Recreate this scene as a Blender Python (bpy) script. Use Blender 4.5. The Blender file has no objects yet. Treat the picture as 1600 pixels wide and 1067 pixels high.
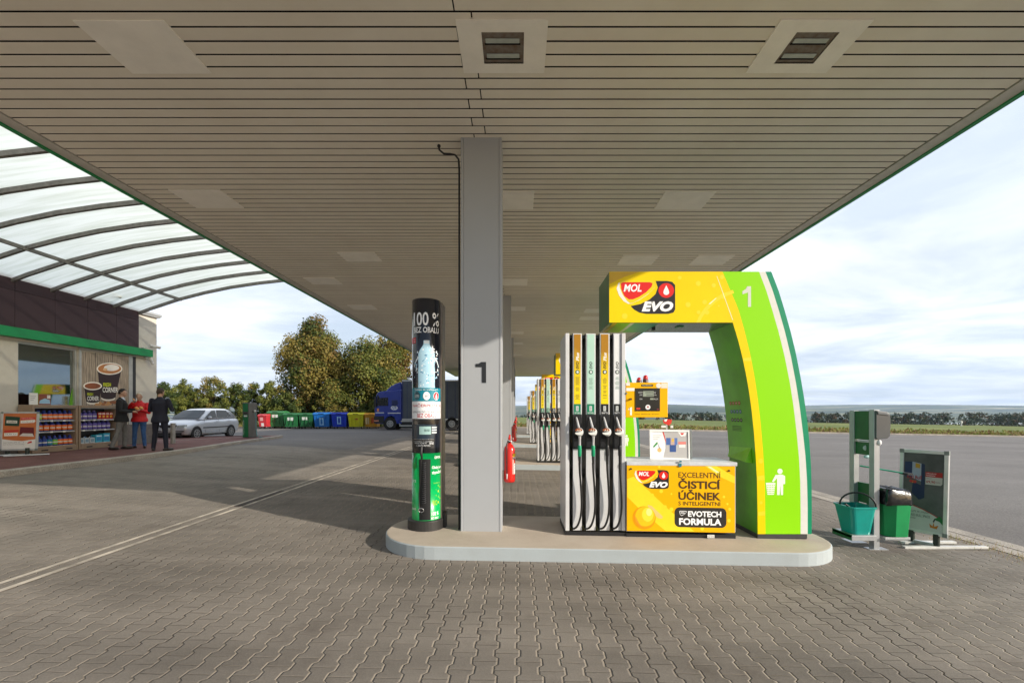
import bpy, bmesh, math, random
from mathutils import Vector, Matrix
R = math.radians
SC = bpy.context.scene
COL = SC.collection
# ---------------------------------------------------------------- camera
F = 700.0; CX = 809.0; CY = 642.0; EYE = 1.62      # pixels of a 1600 wide picture
cam = bpy.data.objects.new('camera', bpy.data.cameras.new('camera')); COL.objects.link(cam)
cam.location = (0, 0, EYE); cam.rotation_euler = (R(90), 0, 0)
cam.data.sensor_width = 36; cam.data.lens = 36*F/1600
cam.data.shift_x = -(CX-800)/1600; cam.data.shift_y = (CY-533.5)/1600
cam.data.clip_start = 0.05; cam.data.clip_end = 30000
SC.camera = cam
# ---------------------------------------------------------------- light
SUN = Vector((.88, -.475, .385)).normalized()
sl = bpy.data.lights.new('sun', 'SUN'); sl.energy = 5.0; sl.angle = R(.55); sl.color = (1, .92, .80)
so = bpy.data.objects.new('sun', sl); COL.objects.link(so)
so.rotation_euler = SUN.to_track_quat('Z', 'Y').to_euler(); so.location = (20, -10, 20)
w = bpy.data.worlds.new('World'); SC.world = w; w.use_nodes = True
def world_nodes():
    nt = w.node_tree; N = nt.nodes; L = nt.links; N.clear()
    out = N.new('ShaderNodeOutputWorld'); bg = N.new('ShaderNodeBackground'); bg.inputs[1].default_value = .12
    sky = N.new('ShaderNodeTexSky'); sky.sky_type = 'NISHITA'; sky.sun_disc = False
    sky.sun_elevation = math.asin(SUN.z); sky.sun_rotation = math.atan2(SUN.x, SUN.y)
    tc = N.new('ShaderNodeTexCoord'); sp = N.new('ShaderNodeSeparateXYZ'); L.new(tc.outputs['Generated'], sp.inputs[0])
    ab = N.new('ShaderNodeMath'); ab.operation = 'ADD'; ab.inputs[1].default_value = .10; L.new(sp.outputs[2], ab.inputs[0])
    mx = N.new('ShaderNodeMath'); mx.operation = 'MAXIMUM'; mx.inputs[1].default_value = .06; L.new(ab.outputs[0], mx.inputs[0])
    dx = N.new('ShaderNodeMath'); dx.operation = 'DIVIDE'; L.new(sp.outputs[0], dx.inputs[0]); L.new(mx.outputs[0], dx.inputs[1])
    dy = N.new('ShaderNodeMath'); dy.operation = 'DIVIDE'; L.new(sp.outputs[1], dy.inputs[0]); L.new(mx.outputs[0], dy.inputs[1])
    cb = N.new('ShaderNodeCombineXYZ'); L.new(dx.outputs[0], cb.inputs[0]); L.new(dy.outputs[0], cb.inputs[1])
    def noise(sc, det, ro, off, dist=0):
        mp = N.new('ShaderNodeMapping'); mp.inputs[1].default_value = off; mp.inputs[3].default_value = (sc, sc*1.25, sc)
        L.new(cb.outputs[0], mp.inputs[0])
        n = N.new('ShaderNodeTexNoise'); n.inputs['Scale'].default_value = 1; n.inputs['Detail'].default_value = det
        n.inputs['Roughness'].default_value = ro; n.inputs['Distortion'].default_value = dist; L.new(mp.outputs[0], n.inputs[0]); return n
    n1 = noise(.42, 6, .52, (3.1, 1.3, 0), .3); n2 = noise(.8, 6, .55, (7.7, 4.2, 2), .5)
    r1 = N.new('ShaderNodeValToRGB'); r1.color_ramp.elements[0].position = .22; r1.color_ramp.elements[1].position = .52
    r1.color_ramp.elements[0].color = (.50,)*3+(1,); r1.color_ramp.elements[1].color = (1, 1, 1, 1); L.new(n1.outputs[0], r1.inputs[0])
    r2 = N.new('ShaderNodeValToRGB'); r2.color_ramp.elements[0].position = .36; r2.color_ramp.elements[1].position = .60
    r2.color_ramp.elements[0].color = (6.1, 6.9, 8.1, 1); r2.color_ramp.elements[1].color = (9.6, 10.0, 10.6, 1); L.new(n2.outputs[0], r2.inputs[0])
    fy = N.new('ShaderNodeMapRange'); fy.interpolation_type = 'SMOOTHSTEP'; fy.inputs[1].default_value = -.55; fy.inputs[2].default_value = .25; fy.inputs[3].default_value = .12; L.new(sp.outputs[1], fy.inputs[0])
    mf = N.new('ShaderNodeMath'); mf.operation = 'MULTIPLY'; L.new(r1.outputs[0], mf.inputs[0]); L.new(fy.outputs[0], mf.inputs[1])
    m = N.new('ShaderNodeMixRGB'); L.new(mf.outputs[0], m.inputs[0]); L.new(sky.outputs[0], m.inputs[1]); L.new(r2.outputs[0], m.inputs[2])
    L.new(m.outputs[0], bg.inputs[0]); L.new(bg.outputs[0], out.inputs[0])
world_nodes()
SC.view_settings.view_transform = 'Standard'; SC.view_settings.look = 'None'
SC.view_settings.gamma = 1; SC.view_settings.use_curve_mapping = False
SC.view_settings.exposure = 0.12
SC.cycles.max_bounces = 8; SC.cycles.volume_bounces = 0
# ---------------------------------------------------------------- materials
def lin(c):
    if isinstance(c, str):
        c = [int(c[i:i+2], 16)/255 for i in (0, 2, 4)]
        return tuple((x/12.92 if x <= .04045 else ((x+.055)/1.055)**2.4) for x in c)
    return tuple(c)
MATS = {}
def mat(name, col, rough=.5, metal=0, var=.12, scale=6.0, bump=0.0, bscale=60, coat=0, spec=.5, dirt=None):
    if name in MATS: return MATS[name]
    m = bpy.data.materials.new(name); m.use_nodes = True; MATS[name] = m
    nt = m.node_tree; N = nt.nodes; L = nt.links; b = N['Principled BSDF']
    c = lin(col); b.inputs['Roughness'].default_value = rough; b.inputs['Metallic'].default_value = metal
    b.inputs['Specular IOR Level'].default_value = spec
    if coat: b.inputs['Coat Weight'].default_value = coat; b.inputs['Coat Roughness'].default_value = .08
    tc = N.new('ShaderNodeTexCoord'); n = N.new('ShaderNodeTexNoise'); n.inputs['Scale'].default_value = scale; n.inputs['Detail'].default_value = 5
    n.inputs['Roughness'].default_value = .65; L.new(tc.outputs['Object'], n.inputs[0])
    mx = N.new('ShaderNodeMixRGB'); d = lin(dirt) if dirt else tuple(x*(1-var*2) for x in c)
    mx.inputs[1].default_value = (*[min(1, x*(1+(0 if dirt else var*.6))) for x in c], 1); mx.inputs[2].default_value = (*d, 1)
    rp = N.new('ShaderNodeMapRange'); rp.inputs[1].default_value = .38; rp.inputs[2].default_value = .78
    rp.inputs[4].default_value = (var*2.2 if dirt else 1)
    L.new(n.outputs[0], rp.inputs[0]); L.new(rp.outputs[0], mx.inputs[0]); L.new(mx.outputs[0], b.inputs['Base Color'])
    if bump:
        n2 = N.new('ShaderNodeTexNoise'); n2.inputs['Scale'].default_value = bscale; n2.inputs['Detail'].default_value = 4; L.new(tc.outputs['Object'], n2.inputs[0])
        bp = N.new('ShaderNodeBump'); bp.inputs['Strength'].default_value = bump; bp.inputs['Distance'].default_value = .01
        L.new(n2.outputs[0], bp.inputs['Height']); L.new(bp.outputs[0], b.inputs['Normal'])
    return m
def flat(hexc, rough=.4, spec=.5):                 # a printed ink
    return mat('print_'+hexc+'_%d' % (rough*100), hexc, rough, 0, .03, 9, spec=spec)
# ---------------------------------------------------------------- mesh builder
def FY(Y): return lambda a, b, c: (a, Y-c, b)                                    # panel facing the camera side
def PXF(Y): return lambda a, b, c: ((a-CX)*Y/F, Y-c, EYE+(CY-b)*Y/F)             # the same, measured on a plane at depth Y
def PXW(X): return lambda a, b, c: (X+c, X*F/(a-CX), EYE+(CY-b)*(X/(a-CX)))      # wall plane at x = X, facing +x
def FR(o, u, v):
    o = Vector(o); u = Vector(u).normalized(); v = Vector(v).normalized(); n = u.cross(v)
    return lambda a, b, c: tuple(o+u*a+v*b+n*c)
class MB:
    def __init__(s): s.v = []; s.f = []; s.m = []; s.mats = []; s.sm = []
    def mi(s, m):
        if m not in s.mats: s.mats.append(m)
        return s.mats.index(m)
    def add(s, vs, fs, m, smooth=False):
        k = len(s.v); s.v += [tuple(p) for p in vs]; i = s.mi(m)
        for f in fs: s.f.append([k+j for j in f]); s.m.append(i); s.sm.append(smooth)
    def box(s, x0, x1, y0, y1, z0, z1, m):
        s.add([(x0,y0,z0),(x1,y0,z0),(x1,y1,z0),(x0,y1,z0),(x0,y0,z1),(x1,y0,z1),(x1,y1,z1),(x0,y1,z1)],
              [(0,3,2,1),(4,5,6,7),(0,1,5,4),(1,2,6,5),(2,3,7,6),(3,0,4,7)], m); return s
    def fbox(s, fr, a0, a1, b0, b1, c0, c1, m):
        vs = [fr(a, b, c) for c in (c0, c1) for a, b in ((a0,b0),(a1,b0),(a1,b1),(a0,b1))]
        s.add(vs, [(0,3,2,1),(4,5,6,7),(0,1,5,4),(1,2,6,5),(2,3,7,6),(3,0,4,7)], m); return s
    def poly(s, pts, fr, c0, c1, m):
        n = len(pts); vs = [fr(a, b, c0) for a, b in pts]+[fr(a, b, c1) for a, b in pts]
        s.add(vs, [tuple(range(n-1, -1, -1)), tuple(range(n, 2*n))]+[(i, (i+1) % n, n+(i+1) % n, n+i) for i in range(n)], m); return s
    def sheet(s, pts, fr, c, m):
        s.add([fr(a, b, c) for a, b in pts], [tuple(range(len(pts)))], m); return s
    def ring(s, outer, inner, fr, c0, c1, m):
        n = len(outer); vs = [fr(a,b,c) for c in (c0,c1) for P in (outer, inner) for a, b in P]
        fs = []
        for i in range(n):
            j = (i+1) % n
            fs += [(i, j, n+j, n+i), (2*n+i, 2*n+j, 3*n+j, 3*n+i), (i, j, 2*n+j, 2*n+i), (n+i, n+j, 3*n+j, 3*n+i)]
        s.add(vs, fs, m); return s
    def tube(s, pts, rad, m, seg=10, cap=True, sx=1.0):
        pts = [Vector(p) for p in pts]; n = len(pts)
        if not hasattr(rad, '__len__'): rad = [rad]*n
        vs = []; up = None
        for i, p in enumerate(pts):
            t = (pts[min(i+1, n-1)]-pts[max(i-1, 0)]).normalized()
            if up is None:
                up = Vector((0,0,1)) if abs(t.z) < .9 else Vector((0,1,0))
            a = (up-t*up.dot(t)).normalized(); up = a; b = t.cross(a)
            for k in range(seg):
                th = 2*math.pi*k/seg; vs.append(p+a*(math.cos(th)*rad[i])+b*(math.sin(th)*rad[i]*sx))
        fs = [(i*seg+k, i*seg+(k+1) % seg, (i+1)*seg+(k+1) % seg, (i+1)*seg+k) for i in range(n-1) for k in range(seg)]
        s.add(vs, fs, m, True)
        if cap:
            s.add(vs[:seg], [tuple(range(seg-1, -1, -1))], m); s.add(vs[-seg:], [tuple(range(seg))], m)
        return s
    def lathe(s, prof, o, m, seg=20, a0=0, a1=360, smooth=True):
        full = abs(a1-a0) >= 360; ns = seg if full else seg+1; vs = []
        for r, z in prof:
            for k in range(ns):
                th = R(a0+(a1-a0)*k/seg); vs.append((o[0]+r*math.cos(th), o[1]+r*math.sin(th), o[2]+z))
        kk = seg
        fs = [(i*ns+k, i*ns+(k+1) % ns, (i+1)*ns+(k+1) % ns, (i+1)*ns+k) for i in range(len(prof)-1) for k in range(kk)]
        s.add(vs, fs, m, smooth); return s
    def ball(s, o, r, m, seg=12, rings=8, rot=None):
        if not hasattr(r, '__len__'): r = (r, r, r)
        vs = []
        for i in range(rings+1):
            ph = math.pi*i/rings
            for k in range(seg):
                th = 2*math.pi*k/seg; p = Vector((r[0]*math.sin(ph)*math.cos(th), r[1]*math.sin(ph)*math.sin(th), -r[2]*math.cos(ph)))
                if rot: p = rot @ p
                vs.append(Vector(o)+p)
        fs = [(i*seg+k, i*seg+(k+1) % seg, (i+1)*seg+(k+1) % seg, (i+1)*seg+k) for i in range(rings) for k in range(seg)]
        s.add(vs, fs, m, True); return s
    def text(s, t, fr, a0, a1, b0, b1, c, m, bold=0.0, shear=0.0, rot=0):
        key = (t, bold, shear)
        if key not in TXT:
            cu = bpy.data.curves.new('t', 'FONT'); cu.body = t; cu.offset = bold; cu.shear = shear; cu.resolution_u = 3
            o = bpy.data.objects.new('t', cu); COL.objects.link(o)
            dg = bpy.context.evaluated_depsgraph_get(); me = bpy.data.meshes.new_from_object(o.evaluated_get(dg))
            vs = [tuple(v.co) for v in me.vertices]; fs = [tuple(p.vertices) for p in me.polygons]
            xs = [v[0] for v in vs]; ys = [v[1] for v in vs]
            TXT[key] = ([((v[0]-min(xs))/(max(xs)-min(xs)), (v[1]-min(ys))/(max(ys)-min(ys))) for v in vs], fs)
            bpy.data.objects.remove(o); bpy.data.curves.remove(cu); bpy.data.meshes.remove(me)
        vs, fs = TXT[key]; out = []
        for u, v in vs:
            if rot: u, v = (1-v), u
            out.append(fr(a0+(a1-a0)*u, b0+(b1-b0)*v, c))
        s.add(out, fs, m); return s
    def build(s, name, parent=None, bevel=0, shear=0, normals=True, seg=2, auto=True):
        o0 = Vector((0,0,0))
        if parent is not None:
            o0 = Vector(parent.location)
            p = parent.parent
            while p is not None: o0 += Vector(p.location); p = p.parent
        vs = s.v
        if shear: vs = [(x, y, z+shear*x) for x, y, z in vs]
        rotz = ROT.get(parent.name if parent else None, 0) if parent else 0
        if not rotz and parent is not None and parent.parent is not None: rotz = ROT.get(parent.parent.name, 0)
        if parent is not None and not rotz: vs = [(x-o0.x, y-o0.y, z-o0.z) for x, y, z in vs]
        me = bpy.data.meshes.new(name); me.from_pydata(vs, [], s.f)
        for m in s.mats: me.materials.append(m)
        me.polygons.foreach_set('material_index', s.m); me.polygons.foreach_set('use_smooth', s.sm)
        if normals:
            bm = bmesh.new(); bm.from_mesh(me); bmesh.ops.recalc_face_normals(bm, faces=bm.faces); bm.to_mesh(me); bm.free()
        me.update()
        o = bpy.data.objects.new(name, me); COL.objects.link(o)
        if parent is not None: o.parent = parent
        if bevel:
            b = o.modifiers.new('bevel', 'BEVEL'); b.width = bevel; b.segments = seg; b.limit_method = 'ANGLE'; b.angle_limit = R(40)
        return o
TXT = {}; ROT = {}
def tag(o, label=None, cat=None, group=None, kind=None):
    if label: o['label'] = label
    if cat: o['category'] = cat
    if group: o['group'] = group
    if kind: o['kind'] = kind
    elif cat: o['kind'] = 'thing'
    return o
def thing(name, label, cat, loc, rz=0, group=None, kind=None):
    """parts of a thing with rz (or local=True use) are authored in local coordinates"""
    o = bpy.data.objects.new(name, None); COL.objects.link(o); o.location = loc; o.rotation_euler.z = rz; o.empty_display_size = .2
    if rz: ROT[o.name] = rz
    return tag(o, label, cat, group, kind)
def dup(root, dloc, label=None, group=None, skip=()):
    r = root.copy(); COL.objects.link(r); r.location = Vector(root.location)+Vector(dloc)
    if label: r['label'] = label
    if group: r['group'] = group
    for ch in list(root.children):
        if ch.name.split('.')[0] in skip: continue
        c = ch.copy(); COL.objects.link(c); c.parent = r
        for g in list(ch.children):
            d = g.copy(); COL.objects.link(d); d.parent = c
    return r
def sstep(a, b, x):
    t = max(0, min(1, (x-a)/(b-a))); return t*t*(3-2*t)
def G(x, y):                                        # lie of the ground: the forecourt falls gently to the right
    if x >= -5: z = -.018*max(-5, min(x, 150))
    else: z = .09+.25*sstep(-5, -10, x) if False else .09+.25*sstep(0, 1, (-5-x)/5)
    if x < -5: z = z+( (.28-.34)*sstep(15, 22, y)+(.14-.28)*sstep(24, 37, y))*sstep(0, 1, (-5-x)/5)
    return z
SLOPE = -.018
ISL = .145
DY = 7.55
# ================================================================ SETTING
def paver_mat(name, base, joint, scale=1.0, fade=1.0):
    m = bpy.data.materials.new(name); m.use_nodes = True; nt = m.node_tree; N = nt.nodes; L = nt.links; b = N['Principled BSDF']
    b.inputs['Roughness'].default_value = .82; b.inputs['Specular IOR Level'].default_value = .3
    tc = N.new('ShaderNodeTexCoord'); sp = N.new('ShaderNodeSeparateXYZ'); L.new(tc.outputs['Object'], sp.inputs[0])
    def M(op, a, c=None, d=None):
        n = N.new('ShaderNodeMath'); n.operation = op
        for i, x in enumerate((a, c, d)):
            if x is None: continue
            if isinstance(x, (int, float)): n.inputs[i].default_value = x
            else: L.new(x, n.inputs[i])
        return n.outputs[0]
    wob = N.new('ShaderNodeTexNoise'); wob.inputs['Scale'].default_value = 9; wob.inputs['Detail'].default_value = 2; L.new(tc.outputs['Object'], wob.inputs[0])
    wv = M('MULTIPLY', M('SUBTRACT', wob.outputs[0], .5), .012)
    X = M('ADD', sp.outputs[0], wv); Y = M('ADD', sp.outputs[1], wv)
    P = .1425; Lg = .2
    j = M('ROUND', M('DIVIDE', X, P))
    sgn = M('SUBTRACT', 1, M('MULTIPLY', M('MODULO', M('ABSOLUTE', j), 2), 2))
    tr = M('MAXIMUM', M('MINIMUM', M('MULTIPLY', M('COSINE', M('MULTIPLY', Y, 2*math.pi/Lg)), 2.8), 1), -1)
    line = M('ADD', M('MULTIPLY', j, P), M('MULTIPLY', M('MULTIPLY', sgn, tr), .0125))
    dx = M('SUBTRACT', X, line); adx = M('ABSOLUTE', dx)
    right = M('GREATER_THAN', dx, 0); k = M('SUBTRACT', j, M('SUBTRACT', 1, right))
    par = M('MODULO', M('ABSOLUTE', k), 2)
    yy = M('DIVIDE', M('ADD', Y, M('MULTIPLY', par, Lg/2)), Lg); yy = M('ADD', yy, .5)   # joints fall mid-way between the wide ends
    fy = M('FRACT', yy); iy = M('FLOOR', yy); ady = M('MULTIPLY', M('MINIMUM', fy, M('SUBTRACT', 1, fy)), Lg)
    mlong = M('SUBTRACT', 1, M('SMOOTH_MIN', M('DIVIDE', adx, .0075), 1, .1)); mcross = M('MULTIPLY', M('SUBTRACT', 1, M('MINIMUM', M('DIVIDE', ady, .0042), 1)), .8)
    mlong = M('MAXIMUM', mlong, 0)
    mask = M('MAXIMUM', mlong, mcross)
    cv = N.new('ShaderNodeCombineXYZ'); L.new(k, cv.inputs[0]); L.new(iy, cv.inputs[1])
    wn = N.new('ShaderNodeTexWhiteNoise'); wn.noise_dimensions = '2D'; L.new(cv.outputs[0], wn.inputs[0])
    big = N.new('ShaderNodeTexNoise'); big.inputs['Scale'].default_value = .55; big.inputs['Detail'].default_value = 6; big.inputs['Roughness'].default_value = .62; L.new(tc.outputs['Object'], big.inputs[0])
    fine = N.new('ShaderNodeTexNoise'); fine.inputs['Scale'].default_value = 85; fine.inputs['Detail'].default_value = 4; fine.inputs['Roughness'].default_value = .75; L.new(tc.outputs['Object'], fine.inputs[0])
    val = M('ADD', M('ADD', M('MULTIPLY', wn.outputs[0], .15), M('MULTIPLY', big.outputs[0], 1.15)), M('MULTIPLY', fine.outputs[0], .75))
    bm_ = N.new('ShaderNodeMapping'); bm_.inputs[3].default_value = (.10, 1.5, 1); L.new(tc.outputs['Object'], bm_.inputs[0])
    bn = N.new('ShaderNodeTexNoise'); bn.inputs['Scale'].default_value = 1.3; bn.inputs['Detail'].default_value = 5; bn.inputs['Roughness'].default_value = .6; L.new(bm_.outputs[0], bn.inputs[0])
    val = M('ADD', val, M('MULTIPLY', M('SUBTRACT', bn.outputs[0], .5), 1.0))
    val = M('ADD', M('SUBTRACT', val, 1.00), 1)                        # about 1 on average
    c = lin(base); colr = N.new('ShaderNodeMixRGB'); colr.blend_type = 'MULTIPLY'; colr.inputs[0].default_value = 1; colr.inputs[1].default_value = (*c, 1)
    cc = N.new('ShaderNodeCombineXYZ'); [L.new(val, cc.inputs[i]) for i in range(3)]; L.new(cc.outputs[0], colr.inputs[2])
    # oil and rust stains
    st = N.new('ShaderNodeTexNoise'); st.inputs['Scale'].default_value = 1.1; st.inputs['Detail'].default_value = 7; st.inputs['Roughness'].default_value = .7; L.new(tc.outputs['Object'], st.inputs[0])
    sr = N.new('ShaderNodeMapRange'); sr.inputs[1].default_value = .53; sr.inputs[2].default_value = .72; sr.inputs[4].default_value = .55; L.new(st.outputs[0], sr.inputs[0])
    stm = N.new('ShaderNodeMixRGB'); L.new(sr.outputs[0], stm.inputs[0]); L.new(colr.outputs[0], stm.inputs[1]); stm.inputs[2].default_value = (.055, .040, .030, 1)
    # joints: sand, in places dark
    jn = N.new('ShaderNodeTexNoise'); jn.inputs['Scale'].default_value = .9; jn.inputs['Detail'].default_value = 3; L.new(tc.outputs['Object'], jn.inputs[0])
    jr = N.new('ShaderNodeValToRGB'); jr.color_ramp.elements[0].position = .34; jr.color_ramp.elements[1].position = .54
    jr.color_ramp.elements[0].color = (.035, .026, .020, 1); jr.color_ramp.elements[1].color = (*lin(joint), 1); L.new(jn.outputs[0], jr.inputs[0])
    jm = N.new('ShaderNodeMixRGB'); L.new(M('MINIMUM', M('MULTIPLY', mask, 1.3*fade), 1), jm.inputs[0]); L.new(stm.outputs[0], jm.inputs[1]); L.new(jr.outputs[0], jm.inputs[2])
    L.new(jm.outputs[0], b.inputs['Base Color'])
    h = M('ADD', M('MULTIPLY', M('MINIMUM', M('MINIMUM', M('DIVIDE', adx, .011), M('ADD', M('DIVIDE', ady, .008), .25)), 1), 1), M('MULTIPLY', fine.outputs[0], .16))
    h = M('ADD', h, M('MULTIPLY', wn.outputs[0], .25))
    bp = N.new('ShaderNodeBump'); bp.inputs['Strength'].default_value = 1.0; bp.inputs['Distance'].default_value = .008
    L.new(h, bp.inputs['Height']); L.new(bp.outputs[0], b.inputs['Normal'])
    return m
def ground_mat(name, c1, c2, s1, grain, c3=None, rough=.9, stretch=(1, 1, 1), bump=.4):
    m = bpy.data.materials.new(name); m.use_nodes = True; nt = m.node_tree; N = nt.nodes; L = nt.links; b = N['Principled BSDF']
    b.inputs['Roughness'].default_value = rough; b.inputs['Specular IOR Level'].default_value = .3
    tc = N.new('ShaderNodeTexCoord'); mp = N.new('ShaderNodeMapping'); mp.inputs[3].default_value = stretch; L.new(tc.outputs['Object'], mp.inputs[0])
    n = N.new('ShaderNodeTexNoise'); n.inputs['Scale'].default_value = s1; n.inputs['Detail'].default_value = 7; n.inputs['Roughness'].default_value = .65; L.new(mp.outputs[0], n.inputs[0])
    r = N.new('ShaderNodeValToRGB'); e = r.color_ramp.elements; e[0].position = .36; e[1].position = .64; e[0].color = (*lin(c1), 1); e[1].color = (*lin(c2), 1)
    if c3: x = e.new(.52); x.color = (*lin(c3), 1)
    L.new(n.outputs[0], r.inputs[0])
    g = N.new('ShaderNodeTexNoise'); g.inputs['Scale'].default_value = grain; g.inputs['Detail'].default_value = 3; g.inputs['Roughness'].default_value = .8; L.new(tc.outputs['Object'], g.inputs[0])
    gr = N.new('ShaderNodeMapRange'); gr.inputs[1].default_value = .3; gr.inputs[2].default_value = .7; gr.inputs[3].default_value = .55; gr.inputs[4].default_value = 1.45; L.new(g.outputs[0], gr.inputs[0])
    mm = N.new('ShaderNodeMixRGB'); mm.blend_type = 'MULTIPLY'; mm.inputs[0].default_value = 1; L.new(r.outputs[0], mm.inputs[1])
    cc = N.new('ShaderNodeCombineXYZ'); [L.new(gr.outputs[0], cc.inputs[i]) for i in range(3)]; L.new(cc.outputs[0], mm.inputs[2]); L.new(mm.outputs[0], b.inputs['Base Color'])
    bp = N.new('ShaderNodeBump'); bp.inputs['Strength'].default_value = bump; bp.inputs['Distance'].default_value = .01; L.new(g.outputs[0], bp.inputs['Height']); L.new(bp.outputs[0], b.inputs['Normal'])
    return m
PAV = paver_mat('forecourt_pavers', (.210, .185, .157), (.36, .305, .24))
ASPH = ground_mat('worn_asphalt', (.150, .138, .130), (.205, .190, .178), .12, 42, stretch=(1, 2.2, 1))
FIELD = ground_mat('field_grass', (.085, .120, .020), (.22, .225, .055), .10, 3, c3=(.14, .17, .036), stretch=(.35, 2.0, 1))
RED = ground_mat('red_walk_pavers', (.130, .058, .050), (.19, .088, .075), 1.3, 30)
CONC = ground_mat('kerb_concrete', (.30, .27, .235), (.43, .385, .33), 1.6, 55, bump=.25)
xs = [-600, -250, -120, -80, -60, -45, -35, -28, -22, -18, -15]+[-13.5+.5*i for i in range(18)]+[-4.4-.25+.25, -3, -1, 1, 3, 5, 6.25, 9, 14, 22, 35, 55, 80, 110, 150, 300, 700]
xs = sorted(set([x for x in xs if x != -4.5]+[-4.5, -6.5])); ys = sorted(set([-40, -20, -8]+[float(i) for i in range(-4, 17)]+[17+1.0*i for i in range(22)]+[38.5, 43, 50, 60, 75, 95, 115, 130, 150, 180, 220, 300, 450, 700, 1000, 1600]))
def zone(cx, cy):
    if cy > 43 or (cx < -3 and cy > 38.5) or cx < -60: return 'field'
    if -10.5 < cx < 6.25 and not (cx < -6.5 and cy > 17): return 'forecourt'
    return 'asphalt'
def GT(x, y):
    z = G(x, y)
    if y > 115: z -= 11*sstep(115, 260, y)+28*sstep(300, 1500, y)+(G(x, y)+.6)*sstep(115, 260, y)
    return z
grids = {'forecourt': MB(), 'asphalt': MB(), 'field': MB()}
gm = {'forecourt': PAV, 'asphalt': ASPH, 'field': FIELD}
for i in range(len(xs)-1):
    for j in range(len(ys)-1):
        x0, x1, y0, y1 = xs[i], xs[i+1], ys[j], ys[j+1]; k = zone((x0+x1)/2, (y0+y1)/2)
        grids[k].add([(x, y, GT(x, y)) for x, y in ((x0, y0), (x1, y0), (x1, y1), (x0, y1))], [(0, 1, 2, 3)], gm[k])
for k, g in grids.items():
    o = g.build({'forecourt': 'ground', 'asphalt': 'road', 'field': 'field'}[k], normals=False); tag(o, kind='structure')
# far valley and hills
HILL = ground_mat('hill_farmland', (.006, .022, .018), (.50, .44, .26), .0026, .02, c3=(.05, .085, .04), stretch=(.45, 1.6, 1), bump=0)
def hills():
    m = MB(); nx, ny = 120, 26; rnd = random.Random(4); ph = [(rnd.uniform(0, 6), rnd.uniform(.5, 1)) for _ in range(9)]
    for j in range(ny+1):
        y = 1500+(j/ny)**1.5*6500
        for i in range(nx+1):
            x = -9500+19000*i/nx
            ridge = sum(math.sin(x/(2600/(k+1))+ph[k][0])*ph[k][1]/(k+1) for k in range(6))
            t = sstep(1500, 7200, y)
            z = -39+t*(100+38*ridge+30*sstep(-500, 3500, x))+10*math.sin(x/900+y/700)*sstep(1600, 3000, y)*(1-t)
            m.v.append((x, y, z))
    i0 = m.mi(HILL)
    for j in range(ny):
        for i in range(nx):
            a = j*(nx+1)+i; m.f.append([a, a+1, a+nx+2, a+nx+1]); m.m.append(i0); m.sm.append(True)
    return tag(m.build('hills', normals=False), kind='structure')
hills()
# concrete strips, drain, far kerbs
m = MB()
DR = mat('drain_concrete', (.52, .46, .38), .8, var=.45, scale=2.2, bump=.2)
DK = mat('drain_slot', (.035, .03, .028), .8)
for y0, y1 in ((-4, 36),):
    for xa, xb, mm_, dz in ((-4.64, -4.585, DR, .006), (-4.585, -4.46, PAV, .004), (-4.46, -4.40, DR, .006)):
        m.add([(xa, y0, G(xa, y0)+dz), (xb, y0, G(xb, y0)+dz), (xb, y1, G(xb, y1)+dz), (xa, y1, G(xa, y1)+dz)], [(0, 1, 2, 3)], mm_)
tag(m.build('drain_channel', normals=False), kind='structure')
m = MB(); GR = mat('drain_grate_iron', (.10, .075, .06), .6, .5)
m.box(-4.57, -4.475, 7.2, 8.6, G(-4.5, 5)-.01, G(-4.5, 5)+.007, DK)
for i in range(56): m.box(-4.565, -4.48, 7.21+i*.025, 7.222+i*.025, G(-4.5, 5), G(-4.5, 5)+.012, GR)
tag(m.build('drain_grate'), 'rusty slotted iron grate set in the concrete drain line across the forecourt', 'drain grate')
m = MB()
for i in range(40):
    y0 = -3+i*1.15; y1 = y0+1.142
    for xa, xb, dz in ((5.95, 6.19, .006), (6.197, 6.45, .010)):
        m.add([(xa, y0, G(xa, 0)+dz), (xb, y0, G(xb, 0)+dz), (xb, y1, G(xb, 0)+dz), (xa, y1, G(xa, 0)+dz)], [(0, 1, 2, 3)], CONC)
tag(m.build('gutter_strip', normals=False), kind='structure')
m = MB()
for i in range(110):
    x0 = -3+i*1.0; x1 = x0+.99
    m.add([(x0, 42.85, G(x0, 40)), (x1, 42.85, G(x1, 40)), (x1, 43.05, G(x1, 40)), (x0, 43.05, G(x0, 40)), (x0, 42.85, G(x0, 40)+.13), (x1, 42.85, G(x1, 40)+.13), (x1, 43.05, G(x1, 40)+.13), (x0, 43.05, G(x0, 40)+.13)],
          [(0,3,2,1),(4,5,6,7),(0,1,5,4),(1,2,6,5),(2,3,7,6),(3,0,4,7)], CONC)
for i in range(50):
    x0 = -53+i; x1 = x0+.99; z = G(-20, 38)
    m.add([(x0, 38.4, z-.05), (x1, 38.4, z-.05), (x1, 38.6, z-.05), (x0, 38.6, z-.05), (x0, 38.4, z+.12), (x1, 38.4, z+.12), (x1, 38.6, z+.12), (x0, 38.6, z+.12)],
          [(0,3,2,1),(4,5,6,7),(0,1,5,4),(1,2,6,5),(2,3,7,6),(3,0,4,7)], CONC)
tag(m.build('far_kerb'), kind='structure')
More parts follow.
